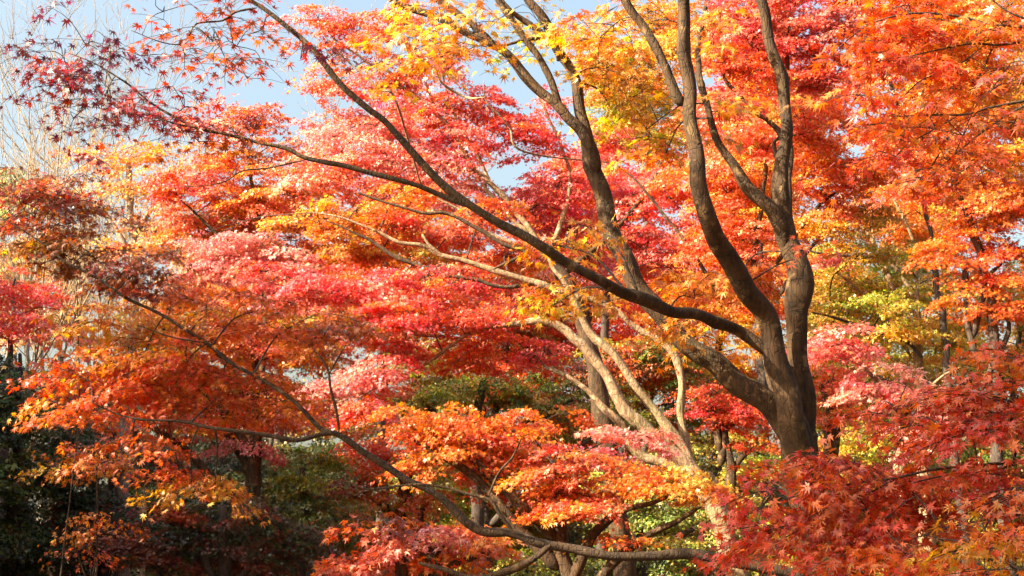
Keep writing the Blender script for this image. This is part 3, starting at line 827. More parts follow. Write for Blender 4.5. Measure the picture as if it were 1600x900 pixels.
simple_tree('trident_maple', "broad leafed orange sapling half in shade at the lower left", 150, 9.2, (150, 690), [
    (110, 700, 32, 14, 9.2, 'orange', 1.2, 'orred'), (150, 720, 40, 16, 9.2, 'orange', 1.3, 'orred'), (120, 735, 36, 10, 9.2, 'orange', 1.1, 'gold'), (190, 725, 28, 12, 9.2, 'orred', 1.1, 'orange'), (130, 830, 28, 10, 9.2, 'orred', .9, 'orange'), (150, 815, 30, 12, 9.2, 'orange', 1.0, 'orred'), (60, 735, 10, 10, 9.2, 'gold', .7, 'orange'), (130, 865, 25, 10, 9.2, 'orred', .9, 'deepor')], BARK_DARK, .056, w=.014, templates=T3, limbs=3)

# ================================================================== TREES BEHIND THE STEMS, RIGHT HALF
simple_tree('maple_tree', "pink and orange maple glowing between the two tall main stems", 1255, 13, (1200, 230), [
    (1135, 290, 45, 50, 13, 'pinkor', 1.7, 'orange'), (1160, 365, 50, 45, 13, 'pinkor', 1.7, 'red'), (1290, 240, 55, 45, 13, 'pinkor', 1.7, 'orange'), (1290, 300, 55, 40, 13, 'orange', 1.8, 'pinkor'), (1270, 170, 45, 45, 13, 'orred', 1.6, 'pinkor'), (1170, 220, 40, 45, 13, 'pinkor', 1.6, 'red'),
    (1350, 270, 45, 40, 13, 'pinkor', 1.5, 'orange'), (1290, 350, 50, 30, 13, 'orange', 1.7, 'gold'), (1170, 300, 40, 45, 13.3, 'orange', 1.7, 'pinkor'), (1110, 370, 35, 45, 13.3, 'red', 1.6, 'pinkor'), (1340, 330, 50, 30, 13.3, 'olive', 1.3, 'gold'), (1170, 440, 40, 40, 13.4, 'orange', 1.7, 'red')], BARK_BROWN, .052, w=.06)
simple_tree('maple_tree', "rose pink maple top between the tallest stem and the orange red boughs", 1252, 12, (1228, 60), [
    (1170, 55, 40, 38, 12, 'crimson', 1.6, 'pink'), (1250, 30, 45, 35, 12, 'crimson', 1.7, 'pink'), (1270, 80, 50, 35, 12, 'crimson', 1.7, 'red'), (1170, 110, 45, 35, 12, 'red', 1.6, 'crimson'), (1120, 95, 30, 35, 12, 'orange', 1.4, 'red'), (1260, 120, 45, 28, 12, 'crimson', 1.6, 'red'), (1145, 160, 35, 30, 12, 'crimson', 1.5, 'pinkor'), (1320, 40, 40, 40, 12, 'red', 1.5, 'pink'), (1170, 0, 60, 25, 12, 'crimson', 1.6, 'orred'), (1250, -10, 60, 25, 12, 'crimson', 1.6, 'pink'), (1260, 200, 45, 35, 12.5, 'orred', 1.6, 'pinkor'), (1100, 20, 45, 30, 12.3, 'orange', 1.5, 'orred')], BARK_BROWN, .05, w=.06)
N9 = Tree('maple_tree', "yellow green maple with straight pale stems in the gap at the right", 'tree', foot(1455, 14), BARK_PALE, BARK_DARK)
b = N9.base
p9 = at(1442, 700, 14)
N9.limb([(*b, .1), (*p9, .075), (*at(1440, 600, 14), .05), (*at(1432, 490, 14), .04)], name='trunk', world=True)
N9.limb([(1433, 495, 10, 14), (1398, 452, 9), (1381, 415, 8), (1357, 367, 7), (1323, 320, 5), (1300, 280, 3)], sides=8)
N9.limb([(1431, 475, 8, 14), (1418, 445, 8), (1384, 401, 6.5), (1343, 367, 5.5), (1303, 330, 4)], sides=8)
N9.limb([(1436, 520, 7, 13.8), (1431, 418, 7), (1425, 370, 6), (1400, 320, 5), (1380, 280, 3)], sides=8)
N9.limb([(1431, 420, 7, 13.9), (1384, 405, 6), (1350, 400, 5.5), (1296, 398, 5), (1262, 391, 4)], sides=7, mat=BARK_DARK)
N9.limb([(1442, 560, 8, 13.7), (1414, 533, 8), (1364, 519, 7), (1323, 502, 5.5), (1269, 489, 4)], sides=7, mat=BARK_DARK)
N9.limb([(1425, 560, 6, 14), (1384, 492, 6), (1354, 462, 5.5), (1306, 425, 4)], sides=7)
N9.limb([(1395, 455, 5, 14), (1372, 400, 5), (1362, 350, 4)], sides=7)
for x, y, rx, ry, Y, c, d, c2 in (
    (1330, 400, 50, 30, 14.3, 'ygreen', 1.2, 'gold'), (1400, 370, 50, 32, 14.3, 'olive', 1.3, 'orange'), (1440, 330, 50, 28, 14, 'orange', 1.2, 'gold'), (1360, 450, 50, 25, 14.3, 'ygreen', 1.2, 'olive'), (1420, 460, 50, 25, 14.3, 'olive', 1.2, 'ygreen'),
    (1460, 505, 60, 20, 13.8, 'gold', 1.4, 'yellow'), (1400, 510, 50, 18, 13.8, 'yellow', 1.2, 'ygreen'), (1310, 450, 40, 22, 14.4, 'olive', 1.2, 'gold'), (1320, 350, 45, 25, 14.5, 'gold', 1.3, 'orange'), (1290, 410, 30, 15, 14, 'crimson', 1.2, 'pink'), (1480, 440, 45, 30, 14.4, 'ygreen', 1.2, 'gold'), (1500, 530, 50, 22, 14, 'ygreen', 1.2, 'yellow'), (1400, 420, 40, 22, 14.8, 'green', 1.2, 'ygreen'), (1300, 500, 40, 22, 14.6, 'gold', 1.3, 'ygreen'), (1350, 530, 40, 18, 14.6, 'ygreen', 1.2, 'yellow'), (1420, 560, 60, 20, 14.4, 'gold', 1.2, 'ygreen'), (1350, 390, 55, 22, 13.0, 'ygreen', .9, 'gold'), (1420, 400, 45, 22, 13.0, 'ygreen', .9, 'olive'), (1400, 470, 60, 20, 13.0, 'ygreen', 1.0, 'yellow'), (1320, 470, 40, 18, 13.2, 'ygreen', .9, 'gold'), (1440, 515, 60, 18, 13.0, 'yellow', 1.1, 'gold')):
    N9.pad(x, y, rx, ry, Y, c, d * 1.15, .052, col2=c2)
wisps(N9, [(1430, 470), (1400, 430), (1380, 440), (1450, 560), (1440, 400), (1370, 500), (1400, 560)], -70, -95, BARK_PALE, 13.3, 13.8)
N9.done()
N10 = Tree('maple_tree', "small rose pink maple with drooping sprays just right of the main trunk", 'tree', foot(1420, 9.5), BARK_PALE, BARK_DARK)
b = N10.base
N10.limb([(*b, .07), (*at(1415, 800, 9.5), .05), (*at(1400, 640, 9.5), .032), (*at(1372, 592, 9.5), .024)], name='trunk', world=True)
N10.limb([(1376, 600, 9, 9.5), (1340, 567, 7), (1303, 556, 6), (1266, 541, 4)], sides=7)
N10.limb([(1404, 660, 8, 9.4), (1440, 620, 7), (1470, 590, 5), (1500, 575, 3)], sides=7)
for x, y, rx, ry, Y, c, d, c2 in (
    (1300, 535, 40, 28, 9.4, 'pink', 1.5, 'crimson'), (1350, 545, 40, 25, 9.4, 'crimson', 1.4, 'pink'), (1385, 595, 50, 30, 9.3, 'pink', 1.6, 'palepink'), (1450, 640, 55, 35, 9.2, 'palepink', 1.7, 'crimson'), (1430, 680, 40, 25, 9.2, 'pink', 1.6, 'crimson'), (1350, 610, 45, 25, 9.3, 'palepink', 1.5, 'pink'), (1490, 620, 40, 28, 9.2, 'crimson', 1.5, 'palepink')):
    N10.pad(x, y, rx, ry, Y, c, d, .046, col2=c2)
N10.done()
simple_tree('maple_tree', "crimson maple pad under the big left limb, beside the trunk fork", 1120, 15, (1125, 650), [
    (1110, 640, 45, 22, 15, 'crimson', 1.8, 'red'), (1160, 650, 45, 25, 15, 'red', 1.8, 'crimson'), (1180, 690, 35, 20, 15, 'red', 1.3, 'orred'), (1120, 610, 50, 18, 15, 'red', 1.3, 'deepor')], BARK_BROWN, .055)
simple_tree('maple_tree', "deep red maple low behind the right side of the main trunk", 1310, 16, (1300, 600), [
    (1300, 590, 45, 22, 16, 'red', 1.6, 'orred'), (1290, 625, 40, 18, 16, 'red', 1.6, 'deepor'), (1340, 640, 45, 18, 16, 'orred', 1.4, 'olive'), (1295, 655, 40, 14, 16, 'orred', 1.4, 'deepor')], BARK_BROWN, .06)
simple_tree('maple_tree', "lemon yellow maple low behind the main trunk", 1330, 20, (1320, 690), [
    (1330, 680, 55, 28, 20, 'yellow', 1.7, 'ygreen'), (1290, 700, 40, 25, 20, 'yellow', 1.8, 'gold'), (1370, 700, 50, 25, 20, 'ygreen', 1.6, 'yellow'), (1300, 750, 50, 25, 20, 'yellow', 1.4, 'ygreen'), (1300, 870, 70, 35, 20, 'yellow', 1.6, 'ygreen'), (1240, 830, 50, 30, 20, 'ygreen', 1.4, 'yellow'), (1170, 730, 40, 20, 20, 'ygreen', 1.6, 'yellow'), (1160, 690, 40, 20, 20, 'ygreen', 1.4, 'green'), (1420, 800, 80, 60, 20, 'olive', 1.3, 'yellow')], BARK_BROWN, .075)
simple_tree('maple_tree', "orange red maple with dark leaning trunk at the far right edge", 1625, 11, (1460, 200), [
    (1545, 320, 50, 40, 11, 'orred', 1.5, 'orange'), (1490, 390, 45, 35, 11, 'orred', 1.4, 'orange'), (1570, 400, 45, 45, 11, 'orred', 1.4, 'red'), (1510, 460, 50, 28, 11, 'orange', 1.4, 'orred'), (1580, 330, 40, 40, 11, 'red', 1.4, 'orred'), (1440, 290, 45, 30, 11, 'pinkor', 1.4, 'orred'), (1420, 230, 50, 35, 11, 'orred', 1.4, 'pinkor'), (1500, 250, 50, 35, 11, 'orred', 1.4, 'orange'), (1575, 480, 40, 30, 11, 'deepor', 1.3, 'orred'), (1480, 180, 55, 35, 11, 'orange', 1.4, 'orred'), (1580, 250, 45, 40, 11, 'orange', 1.4, 'gold')], BARK_DARK, .05, w=.07)
simple_tree('maple_tree', "slim brown trunked orange maple standing left of the leaning trunk at the far right", 1575, 13, (1440, 290), [
    (1400, 180, 60, 40, 13, 'orange', 1.6, 'orred'), (1400, 90, 60, 45, 13, 'orange', 1.6, 'red'), (1500, 60, 60, 45, 13, 'orange', 1.6, 'gold'), (1570, 150, 50, 45, 13, 'orange', 1.5, 'gold'), (1490, 130, 55, 35, 13, 'orred', 1.5, 'orange'), (1570, 40, 50, 40, 13, 'orange', 1.5, 'orred'), (1390, 30, 50, 35, 13, 'red', 1.5, 'orange'), (1450, 0, 60, 30, 13, 'orange', 1.5, 'orred'), (1580, 0, 60, 30, 13, 'gold', 1.4, 'orange'), (1340, 0, 50, 30, 13, 'red', 1.5, 'orred')], BARK_DARK, .055, w=.06)

# ------------------------------------------------------------------ near boughs from the right
R1 = Tree('maple_tree', "near orange red maple whose fine dark boughs reach in at the top right", 'tree', foot(2150, 5.6), BARK_BROWN, BARK_DARK, templates=T7)
b = R1.base
R1.limb([(*b, .13), (*(b + np.array([0, 0, 1.6])), .11), (*(b + np.array([-.15, .1, 3.4])), .08), (*(b + np.array([-.3, .1, 4.6])), .05)], name='trunk', world=True)
R1.limb([(2060, 330, 20, 5.6), (1850, 110, 12), (1700, 52, 8), (1600, 42, 6), (1549, 39, 5.5), (1516, 29, 5), (1478, 22, 4.5), (1424, 21, 4), (1384, 29, 3.4), (1350, 44, 2.8), (1316, 71, 2)], sides=8, mat=BARK_DARK)
R1.limb([(1850, 110, 8, 5.6), (1700, 62, 6), (1600, 66, 4.5), (1560, 71, 4.2), (1516, 69, 4), (1465, 78, 3.2), (1414, 89, 2.6), (1374, 94, 2)], sides=7, mat=BARK_DARK)
R1.limb([(1536, 72, 3, 5.6), (1492, 105, 2.8), (1441, 125, 2.4), (1414, 148, 1.8)], sides=6, mat=BARK_DARK)
R1.limb([(2060, 400, 16, 5.5), (1850, 210, 11), (1680, 150, 7), (1600, 159, 5.5), (1543, 169, 5), (1505, 179, 4.4), (1458, 179, 3.4), (1397, 181, 2.2)], sides=8, mat=BARK_DARK)
R1.limb([(1497, 181, 3, 5.5), (1465, 199, 2.8), (1435, 216, 2)], sides=6, mat=BARK_DARK)
R1.limb([(1620, 155, 4, 5.5), (1560, 188, 3.5), (1500, 235, 2.6), (1450, 280, 1.6)], sides=6, mat=BARK_DARK)
R1.limb([(1640, 40, 4, 5.4), (1580, 20, 4), (1540, -10, 3), (1510, -40, 2)], sides=6, mat=BARK_DARK)
for x, y, rx, ry, Y, c, d, c2 in (
    (1350, 75, 55, 30, 5.7, 'red', 1.1, 'orred'), (1420, 60, 60, 28, 5.8, 'orred', 1.0, 'red'), (1500, 45, 60, 25, 5.7, 'orred', 1.0, 'orange'), (1575, 40, 50, 30, 5.6, 'orange', .9, 'orred'), (1380, 120, 55, 25, 5.7, 'red', 1.0, 'deepor'), (1460, 110, 60, 25, 5.6, 'orred', 1.0, 'red'), (1550, 110, 55, 25, 5.6, 'orred', 1.0, 'orange'),
    (1335, 150, 45, 25, 5.8, 'orred', 1.0, 'red'), (1420, 185, 55, 22, 5.5, 'orred', 1.1, 'red'), (1500, 205, 60, 22, 5.5, 'red', 1.0, 'orred'), (1575, 195, 45, 25, 5.4, 'orred', 1.0, 'red'), (1565, 125, 40, 20, 4.8, 'pink', .6, 'orred'), (1395, 10, 55, 20, 5.8, 'red', 1.0, 'orred'), (1400, 240, 45, 18, 5.5, 'orred', .9, 'red'), (1450, 260, 50, 16, 5.5, 'orred', .8, 'pinkor'), (1560, 270, 45, 25, 5.4, 'red', .8, 'orred')):
    R1.pad(x, y, rx, ry, Y, c, d, .046, col2=c2, depth=.3)
R1.done()
R2 = Tree('maple_tree', "near scarlet maple whose large leafed low boughs fill the lower right corner", 'tree', foot(2250, 4.3), BARK_BROWN, BARK_DARK, templates=T7)
b = R2.base
R2.limb([(*b, .11), (*(b + np.array([0, 0, 1.2])), .09), (*(b + np.array([-.1, 0, 2.2])), .06), (*(b + np.array([-.1, .2, 3.4])), .03)], name='trunk', world=True)
R2.limb([(2180, 760, 18, 4.3), (1950, 735, 11), (1750, 712, 8), (1640, 719, 6.5), (1573, 723, 6), (1526, 727, 5.5), (1465, 732, 5), (1397, 748, 4.2), (1350, 754, 3.6), (1320, 759, 3.2), (1256, 772, 2.8), (1205, 789, 2.2), (1155, 809, 1.6)], sides=8, mat=BARK_DARK)
R2.limb([(1600, 722, 5, 4.3), (1549, 735, 4), (1482, 742, 3.2), (1428, 754, 2.2)], sides=6, mat=BARK_DARK)
R2.limb([(1400, 748, 3.2, 4.3), (1330, 785, 3), (1262, 821, 2.4), (1208, 850, 1.6)], sides=6, mat=BARK_DARK)
R2.limb([(1950, 740, 9, 4.2), (1750, 790, 7), (1620, 800, 5), (1502, 819, 3.6), (1450, 833, 2.4), (1380, 860, 1.6)], sides=6, mat=BARK_DARK)
R2.limb([(2150, 600, 12, 4.4), (1850, 560, 8), (1680, 560, 6), (1600, 575, 4.5), (1520, 600, 3), (1400, 640, 1.6)], sides=6, mat=BARK_DARK)
for x, y, rx, ry, Y, c, d, c2 in (
    (1190, 785, 45, 28, 4.5, 'deepred', 1.1, 'red'), (1250, 765, 55, 30, 4.4, 'red', 1.3, 'deepred'), (1330, 740, 60, 28, 4.4, 'red', 1.3, 'deepred'), (1270, 830, 60, 35, 4.4, 'red', 1.3, 'deepred'), (1360, 800, 70, 38, 4.3, 'red', 1.5, 'deepred'), (1430, 725, 60, 28, 4.4, 'deepred', 1.3, 'red'), (1520, 690, 60, 32, 4.3, 'deepred', 1.4, 'red'), (1575, 650, 45, 30, 4.3, 'red', 1.3, 'deepred'),
    (1460, 800, 70, 40, 4.2, 'red', 1.5, 'deepred'), (1550, 770, 60, 40, 4.2, 'red', 1.5, 'deepred'), (1400, 870, 75, 35, 4.1, 'red', 1.5, 'orred'), (1500, 870, 70, 35, 4.0, 'orred', 1.2, 'red'), (1330, 890, 60, 20, 4.1, 'orred', 1.2, 'red'), (1560, 850, 45, 40, 3.8, 'orred', 1.2, 'orange'), (1590, 790, 25, 40, 3.8, 'orange', 1.2, 'orred'),
    (1560, 580, 55, 28, 4.3, 'orred', 1.3, 'red'), (1500, 605, 45, 25, 4.3, 'orred', 1.1, 'pinkor'), (1590, 610, 40, 30, 4.2, 'orred', 1.2, 'red'), (1200, 840, 45, 28, 4.5, 'deepred', .9, 'red'), (1590, 890, 30, 20, 3.7, 'gold', 1.2, 'orange'), (1470, 660, 50, 22, 4.5, 'deepred', .9, 'red'), (1400, 640, 35, 14, 4.5, 'orred', .9, 'pinkor')):
    R2.pad(x, y, rx, ry, Y, c, d * 1.5, .032, col2=c2, depth=.28)
R2.done()

# ================================================================== MIDDLE AND LOW
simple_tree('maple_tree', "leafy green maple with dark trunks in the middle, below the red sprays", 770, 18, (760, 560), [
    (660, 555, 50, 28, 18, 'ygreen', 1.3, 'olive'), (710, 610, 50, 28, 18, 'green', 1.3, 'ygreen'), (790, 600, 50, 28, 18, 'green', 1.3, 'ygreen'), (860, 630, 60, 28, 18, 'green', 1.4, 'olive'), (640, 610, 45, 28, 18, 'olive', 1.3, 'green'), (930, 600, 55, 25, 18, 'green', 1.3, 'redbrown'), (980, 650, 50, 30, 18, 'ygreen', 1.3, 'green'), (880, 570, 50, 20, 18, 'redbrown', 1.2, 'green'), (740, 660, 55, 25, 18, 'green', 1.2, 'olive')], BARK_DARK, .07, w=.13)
simple_tree('maple_tree', "bright orange understorey maple along the low sweeping limb", 880, 10, (870, 740), [
    (620, 660, 50, 35, 10, 'orred', 1.6, 'orange'), (700, 660, 60, 32, 10, 'orange', 1.6, 'orred'), (820, 655, 60, 25, 10, 'orange', 1.7, 'orred'), (690, 715, 60, 30, 10, 'orange', 1.6, 'orred'), (900, 715, 70, 30, 10, 'palepink', 1.8, 'pinkor'), (970, 680, 50, 22, 10, 'palepink', 1.8, 'pink'), (950, 740, 80, 25, 10, 'orange', 1.8, 'pinkor'), (1060, 755, 65, 20, 9.8, 'orange', 1.8, 'gold'), (830, 760, 60, 30, 10, 'pinkor', 1.8, 'orange'), (870, 790, 70, 24, 9.8, 'orange', 1.8, 'pinkor'),
    (780, 720, 50, 30, 10.2, 'pinkor', 1.6, 'orange'), (740, 680, 50, 25, 10.2, 'orange', 1.6, 'pinkor'), (960, 840, 45, 8, 9.8, 'orange', 1.4, 'orred'), (780, 700, 45, 30, 10.4, 'orred', 1.5, 'orange'), (920, 770, 60, 25, 10, 'orange', 1.7, 'pinkor'), (1120, 770, 40, 14, 9.8, 'orange', 1.6, 'deepor')], BARK_BROWN, .05)
simple_tree('maple_tree', "low peach orange maple at the bottom edge under the sweeping limb", 640, 9, (640, 830), [
    (640, 845, 70, 28, 9, 'pinkor', 1.9, 'palepink'), (540, 880, 55, 20, 9, 'pinkor', 1.9, 'orred'), (710, 830, 55, 24, 9, 'orange', 1.8, 'pinkor'), (600, 880, 60, 20, 9, 'pinkor', 1.7, 'palepink'), (770, 845, 40, 18, 9, 'orange', 1.6, 'gold'), (560, 820, 25, 18, 9, 'red', 1.3, 'orred'), (680, 880, 60, 18, 9, 'orange', 1.6, 'orred'), (600, 815, 40, 16, 9, 'orred', 1.3, 'redbrown')], BARK_BROWN, .048)
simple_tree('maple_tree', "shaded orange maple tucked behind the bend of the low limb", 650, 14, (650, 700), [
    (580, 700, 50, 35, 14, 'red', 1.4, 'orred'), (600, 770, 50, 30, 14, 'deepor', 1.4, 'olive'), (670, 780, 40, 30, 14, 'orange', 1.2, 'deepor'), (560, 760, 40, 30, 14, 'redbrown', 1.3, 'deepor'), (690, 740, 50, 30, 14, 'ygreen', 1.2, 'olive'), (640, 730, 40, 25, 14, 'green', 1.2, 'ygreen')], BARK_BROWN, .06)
simple_tree('broadleaf_tree', "dense green leafed tree at the bottom right of centre behind the low limb", 1010, 15, (1010, 760), [
    (960, 800, 60, 30, 15, 'ygreen', 1.5, 'green'), (1030, 800, 60, 28, 15, 'green', 1.6, 'ygreen'), (1000, 880, 80, 25, 15, 'green', 1.6, 'dgreen'), (1100, 840, 60, 30, 15, 'green', 1.5, 'ygreen'), (910, 880, 60, 25, 15, 'green', 1.5, 'ygreen'), (840, 880, 50, 25, 15, 'ygreen', 1.4, 'green'), (1060, 845, 50, 10, 13, 'ygreen', 1.8, 'yellow'), (1150, 790, 50, 40, 15, 'olive', 1.3, 'ygreen'), (960, 740, 60, 30, 15.5, 'green', 1.4, 'ygreen'), (1060, 700, 50, 35, 15.5, 'ygreen', 1.3, 'olive')], BARK_DARK, .065, leaf=LEAF_DULL, templates=T3)
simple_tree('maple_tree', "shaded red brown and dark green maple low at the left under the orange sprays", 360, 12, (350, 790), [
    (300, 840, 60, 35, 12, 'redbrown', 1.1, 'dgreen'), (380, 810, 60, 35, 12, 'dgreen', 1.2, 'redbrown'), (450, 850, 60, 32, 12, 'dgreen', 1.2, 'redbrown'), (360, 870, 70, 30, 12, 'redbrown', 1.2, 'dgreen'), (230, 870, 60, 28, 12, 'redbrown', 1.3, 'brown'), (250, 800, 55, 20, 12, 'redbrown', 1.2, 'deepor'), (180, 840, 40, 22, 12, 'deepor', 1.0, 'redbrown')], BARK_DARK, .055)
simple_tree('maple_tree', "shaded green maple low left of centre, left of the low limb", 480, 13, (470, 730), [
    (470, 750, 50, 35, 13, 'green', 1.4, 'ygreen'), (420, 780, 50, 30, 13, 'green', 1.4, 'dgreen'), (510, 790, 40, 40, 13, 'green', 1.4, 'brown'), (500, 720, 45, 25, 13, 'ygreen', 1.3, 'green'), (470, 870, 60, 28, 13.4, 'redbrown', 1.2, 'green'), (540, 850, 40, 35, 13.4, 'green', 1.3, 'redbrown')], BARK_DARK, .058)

# ================================================================== BACKGROUND TREES
def far_tree(name, label, px, Y, top, halfw, bottom, cols, size, dens, bark=None, leaf=None, n=None, group=None, templates=None, twigs=False, w=.11):
    """a whole crown of leafy sprays between top and bottom (photo rows)"""
    t = Tree(name, label, 'tree', foot(px, Y), bark or BARK_DARK, BARK_DARK, leaf=leaf, templates=templates or T3, group=group)
    b = t.base
    p1 = at(px + rng.normal(0, 8), top + .12 * (bottom - top), Y)
    m1 = b * .55 + p1 * .45 + np.array([rng.normal(0, .25), 0, 0])
    t.limb([(*b, w * 1.2), (*m1, w * .8), (*p1, w * .2)], name='trunk', world=True, sides=8)
    hh = (bottom - top) / 2
    cy = (bottom + top) / 2
    k = n or max(6, int(halfw * hh / 850))
    for i in range(k):
        a = rng.uniform(0, 6.28)
        r = rng.uniform(0, 1) ** .5
        x = px + r * math.cos(a) * halfw * .8
        y = cy + r * math.sin(a) * hh * .82
        rad = rng.uniform(34, 62)
        c = cols[rng.integers(0, len(cols))]
        c2 = cols[rng.integers(0, len(cols))]
        t.pad(x, y, rad, rad * .55, Y + rng.uniform(-.06, .06) * Y, c, dens, size, col2=c2, twigs=twigs)
    t.done()
    return t

FAR = "trees filling the background behind the maples"
far_tree('broadleaf_tree', "distant orange tree behind the pink maple, upper middle", 640, 26, 250, 150, 700, ['orange', 'pinkor', 'olive'], .10, 1.5, group=FAR)
far_tree('broadleaf_tree', "distant crimson tree behind the middle of the big left limb", 900, 25, 300, 150, 760, ['red', 'crimson', 'orred'], .10, 1.5, group=FAR)
far_tree('broadleaf_tree', "distant orange tree behind the twin main stems", 1150, 27, 60, 150, 760, ['orange', 'pinkor', 'gold', 'red'], .10, 1.5, group=FAR)
far_tree('broadleaf_tree', "distant green gold tree seen through the gap at the right", 1390, 26, 330, 130, 800, ['ygreen', 'gold', 'green', 'olive'], .10, 1.2, group=FAR)
far_tree('broadleaf_tree', "tall distant orange tree at the top right behind the near boughs", 1480, 28, -60, 170, 420, ['orange', 'orred', 'gold', 'pinkor'], .10, 1.5, group=FAR)
far_tree('broadleaf_tree', "distant olive tree at the right edge behind the leaning trunk", 1600, 25, 350, 120, 850, ['ygreen', 'olive', 'orange', 'green'], .10, 1.5, group=FAR)
far_tree('broadleaf_tree', "distant olive and rust tree behind the bent pale stems", 1030, 21, 470, 110, 760, ['olive', 'redbrown', 'green', 'orred'], .09, 1.5, group=FAR)
far_tree('broadleaf_tree', "distant coral tree whose lacy top lets the sky glint through, upper middle", 610, 22, 90, 120, 420, ['pink', 'pinkor', 'orred'], .09, .55, group=FAR)
far_tree('broadleaf_tree', "distant red tree just right of the sky gap behind the big left limb", 930, 22, 180, 100, 520, ['red', 'crimson', 'orred', 'gold'], .09, 1.5, group=FAR)
far_tree('broadleaf_tree', "distant orange tree behind the top of the twin stems", 1190, 22, -40, 110, 420, ['orange', 'orred', 'gold', 'red'], .09, 1.5, group=FAR)
far_tree('broadleaf_tree', "distant coral tree behind the orange and pink maple, left of the pale limb", 430, 22, 280, 130, 560, ['pinkor', 'pink', 'orange', 'gold'], .09, 1.4, group=FAR)
far_tree('broadleaf_tree', "distant gold and olive tree right of the main trunk, behind the straight pale stems", 1330, 24, 380, 90, 720, ['olive', 'gold', 'ygreen'], .09, 1.5, group=FAR)
far_tree('broadleaf_tree', "distant red tree behind the middle of the bent pale stems", 800, 23, 380, 110, 640, ['redbrown', 'red', 'olive', 'orred'], .09, 1.5, group=FAR)
far_tree('broadleaf_tree', "distant gold tree behind the yellow leaves at the top, right of the sky gap", 1010, 30, -40, 80, 330, ['gold', 'olive', 'orange', 'ygreen'], .10, 1.4, group=FAR)
far_tree('broadleaf_tree', "distant peach tree at the left middle behind the orange maple", 350, 25, 330, 150, 720, ['pinkor', 'orange', 'tan', 'olive'], .10, 1.5, group=FAR)
far_tree('broadleaf_tree', "distant green tree low in the middle behind the dark trunks", 760, 24, 560, 190, 900, ['green', 'ygreen', 'olive'], .10, 1.5, group=FAR)
far_tree('broadleaf_tree', "distant dark green tree at the bottom right of centre", 1060, 24, 640, 170, 920, ['green', 'ygreen', 'dgreen', 'olive'], .10, 1.5, group=FAR)
far_tree('broadleaf_tree', "distant tan thicket tree at the left edge above the dark evergreens", 60, 30, 350, 120, 560, ['tan', 'olive', 'tan'], .09, 1.1, bark=BARK_GREY, group=FAR)
far_tree('broadleaf_tree', "distant red tree low at the left edge above the shaded thicket", 30, 22, 425, 70, 520, ['red', 'crimson'], .09, 1.2, group=FAR)
far_tree('broadleaf_tree', "small bright green tree top at the left edge of the sky", 0, 34, 265, 45, 360, ['ygreen', 'green'], .12, 1.4, leaf=LEAF_DULL, group=FAR)
EVG = "dark evergreens in shade at the lower left"
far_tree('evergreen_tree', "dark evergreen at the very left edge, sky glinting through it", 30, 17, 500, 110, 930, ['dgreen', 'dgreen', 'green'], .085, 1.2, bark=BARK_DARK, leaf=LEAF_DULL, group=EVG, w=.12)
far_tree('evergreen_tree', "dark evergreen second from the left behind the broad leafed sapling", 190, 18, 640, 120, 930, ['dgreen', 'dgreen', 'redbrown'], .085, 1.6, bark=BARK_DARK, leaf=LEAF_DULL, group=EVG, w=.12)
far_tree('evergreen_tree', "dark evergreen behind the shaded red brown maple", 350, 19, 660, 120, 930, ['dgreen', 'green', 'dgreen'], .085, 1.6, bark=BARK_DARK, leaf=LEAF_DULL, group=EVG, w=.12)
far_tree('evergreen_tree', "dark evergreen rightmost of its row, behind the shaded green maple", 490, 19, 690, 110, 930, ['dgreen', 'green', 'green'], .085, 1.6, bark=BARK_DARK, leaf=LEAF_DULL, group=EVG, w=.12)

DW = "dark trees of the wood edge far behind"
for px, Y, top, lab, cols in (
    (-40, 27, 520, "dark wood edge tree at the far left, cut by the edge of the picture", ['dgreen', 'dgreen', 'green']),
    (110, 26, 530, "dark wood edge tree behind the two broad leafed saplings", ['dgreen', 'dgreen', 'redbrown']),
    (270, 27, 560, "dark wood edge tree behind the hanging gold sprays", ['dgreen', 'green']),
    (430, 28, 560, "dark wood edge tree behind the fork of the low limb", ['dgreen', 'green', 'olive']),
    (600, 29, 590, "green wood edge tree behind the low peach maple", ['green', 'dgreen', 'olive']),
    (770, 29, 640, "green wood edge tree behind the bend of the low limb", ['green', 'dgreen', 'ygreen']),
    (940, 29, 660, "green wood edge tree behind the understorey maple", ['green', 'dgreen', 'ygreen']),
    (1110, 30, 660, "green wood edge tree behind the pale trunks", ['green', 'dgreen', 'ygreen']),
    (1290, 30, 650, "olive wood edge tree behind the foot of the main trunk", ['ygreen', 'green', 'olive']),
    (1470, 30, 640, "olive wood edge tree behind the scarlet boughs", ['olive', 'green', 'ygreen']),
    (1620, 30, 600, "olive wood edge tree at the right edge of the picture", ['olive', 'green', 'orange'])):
    far_tree('broadleaf_tree', lab, px, Y, top, 120, 980, cols, .13, 1.6, leaf=LEAF_DULL, group=DW, n=22)

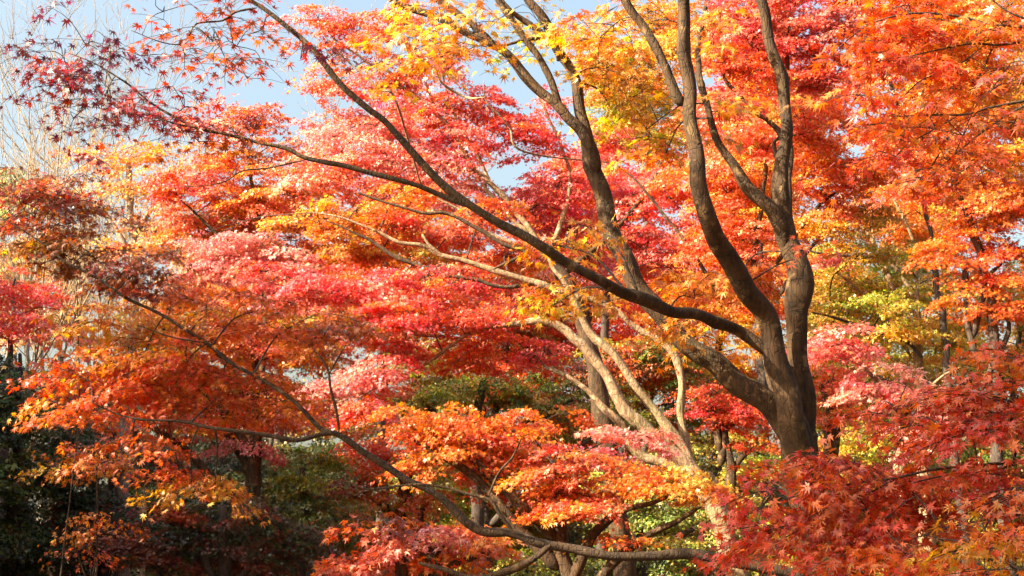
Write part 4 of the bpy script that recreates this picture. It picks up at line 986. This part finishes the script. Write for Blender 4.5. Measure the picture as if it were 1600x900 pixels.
# ------------------------------------------------------------------ bare trees against the sky
def bare_tree(label, px, Y, top, spread, mat, group, n0=9):
    t = Tree('bare_tree', label, 'tree', foot(px, Y), mat, mat, group=group)
    b = t.base
    p1 = at(px, top, Y)
    H = p1[2] - b[2]
    pth = np.array([(*b, .10), (*(b + (p1 - b) * .35), .06), (*(b + (p1 - b) * .7 + np.array([.1, 0, 0])), .025), (*p1, .006)])
    t.limb(pth, name='trunk', world=True, sides=8)
    tr = catmull(pth, .3)
    tb = Tubes()
    def grow(p, d, L, r, lev):
        q = p + d * L
        m = (p + q) / 2 + rng.normal(0, .05, 3) * L
        q = q + np.array([0, 0, .12 * L])
        r = max(r, .005)
        path = catmull([(*p, r), (*m, r * .8), (*q, r * .5)], L / 4)
        tb.add(path, sides=4 if lev else 5)
        if lev < 3:
            k = (5, 4, 2)[lev]
            for i in range(k):
                s = path[min(len(path) - 1, int(len(path) * rng.uniform(.2, 1.0)))]
                dd = d + rng.normal(0, .42, 3)
                dd[2] += .12
                dd /= np.linalg.norm(dd)
                grow(s[:3], dd, L * rng.uniform(.38, .62), r * .5, lev + 1)
    for i in range(n0):
        f = rng.uniform(.3, .92)
        s = tr[int(f * (len(tr) - 1))]
        a = rng.uniform(0, 6.28)
        d = np.array([math.cos(a) * spread, math.sin(a) * spread, 1.0])
        d /= np.linalg.norm(d)
        grow(s[:3], d, H * (.42 - .25 * f) + .5, max(.014, s[3] * .5), 0)
    tb.build('branches', mat, t.e)
    t.done()
BG = "bare trees against the sky at the left"
bare_tree("bare grey tree with upswept twigs left of the purple leaves", 45, 27, 120, .5, BARK_GREY, BG, 7)
bare_tree("bare grey tree with upswept twigs below the purple leaves", 120, 28, 140, .5, BARK_GREY, BG, 7)
bare_tree("bare grey tree with upswept twigs behind the pale gold maple", 190, 28, 190, .5, BARK_GREY, BG, 6)
bare_tree("bare tan tree low at the left edge of the thicket", -10, 24, 280, .6, BARK_TAN, BG, 6)
bare_tree("bare tan tree over the shaded thicket, left of the peach sapling", 90, 24, 290, .6, BARK_TAN, BG, 6)
bare_tree("bare tan tree right of the peach sapling", 230, 24, 320, .6, BARK_TAN, BG, 6)
bare_tree("bare thin tree poking up left of the dark limb, at the sky gap", 500, 30, 190, .5, BARK_GREY, BG, 6)

# ------------------------------------------------------------------ trees outside the picture that shade it from the left
def shade_tree(label, x, y, z0, z1, rad, cols, nb, dens, size=.16, pr=.9):
    t = Tree('evergreen_tree', label, 'tree', (x, y, 0), BARK_DARK, BARK_DARK, leaf=LEAF_DULL, templates=T3, group="trees outside the view")
    t.limb([(x, y, 0, .2), (x + .1, y, z1 * .5, .14), (x, y, z1, .03)], name='trunk', world=True, sides=8)
    for i in range(nb):
        a = rng.uniform(0, 6.28)
        r = rng.uniform(.2, 1) ** .5 * rad
        z = rng.uniform(z0, z1)
        w = np.array([x + r * math.cos(a), y + r * math.sin(a), z])
        sc = np.linalg.norm(w - CAM) / F
        t.pad(0, 0, pr / sc, pr * .67 / sc, 0, cols[i % len(cols)], dens, size, world=w, depth=pr, twigs=False)
    t.done()
for i, (yy, zt) in enumerate(((8.2, 5.2), (9.5, 5.8), (11, 6.4), (12.5, 6.8), (14, 7.0), (15.5, 7.3), (17, 7.6), (19, 8.0), (21, 8.6), (24, 9.8))):
    xx = -(0.36 * yy + 3.4)
    shade_tree("dark evergreen in the row outside the left edge", xx, yy, .6, zt, 1.4, ['dgreen', 'green'], 26, 1.6)
shade_tree("tall evergreen outside the view, left of the photographer", -7.5, -.1, 6.8, 9.6, 1.3, ['dgreen', 'green'], 30, 1.1)
for y, z0, z1, rad, nb, pr in ((3.55, 7.5, 9.0, .1, 14, .17), (5.0, 6.0, 8.4, .35, 18, .28)):  # unseen crowns added to throw shade on the dark limb and leaf tips
    shade_tree("unseen slender evergreen added to shade the dark limb and left leaf tips", -6.2, y, z0, z1, rad, ['dgreen', 'green'], nb, 1.8, .1, pr)
# the wood goes on behind and beside the photographer and keeps out most of the sky light
for x, y, z0, z1, rad, nb in ((-9, -6, 1, 9, 2.6, 26), (-4, -9, 1, 12, 3, 34), (2, -8, 1, 12, 3, 34), (8, -6, 1, 12, 3, 34), (11, 0, 1, 12, 3, 34), (10.5, 6, 1, 12, 2.6, 34), (12, 12, 1, 12, 3, 30), (14, 19, 1, 12, 3, 30),
                              (3.5, -2, 6.5, 11.5, 3.2, 24), (6.5, 3, 6.5, 11.5, 3, 24)):
    shade_tree("tall tree of the wood outside the view, behind or right of the photographer", x, y, z0, z1, rad, ['dgreen', 'green', 'redbrown'], nb, 1.1, .3)

scene["leaves"] = LEAVES
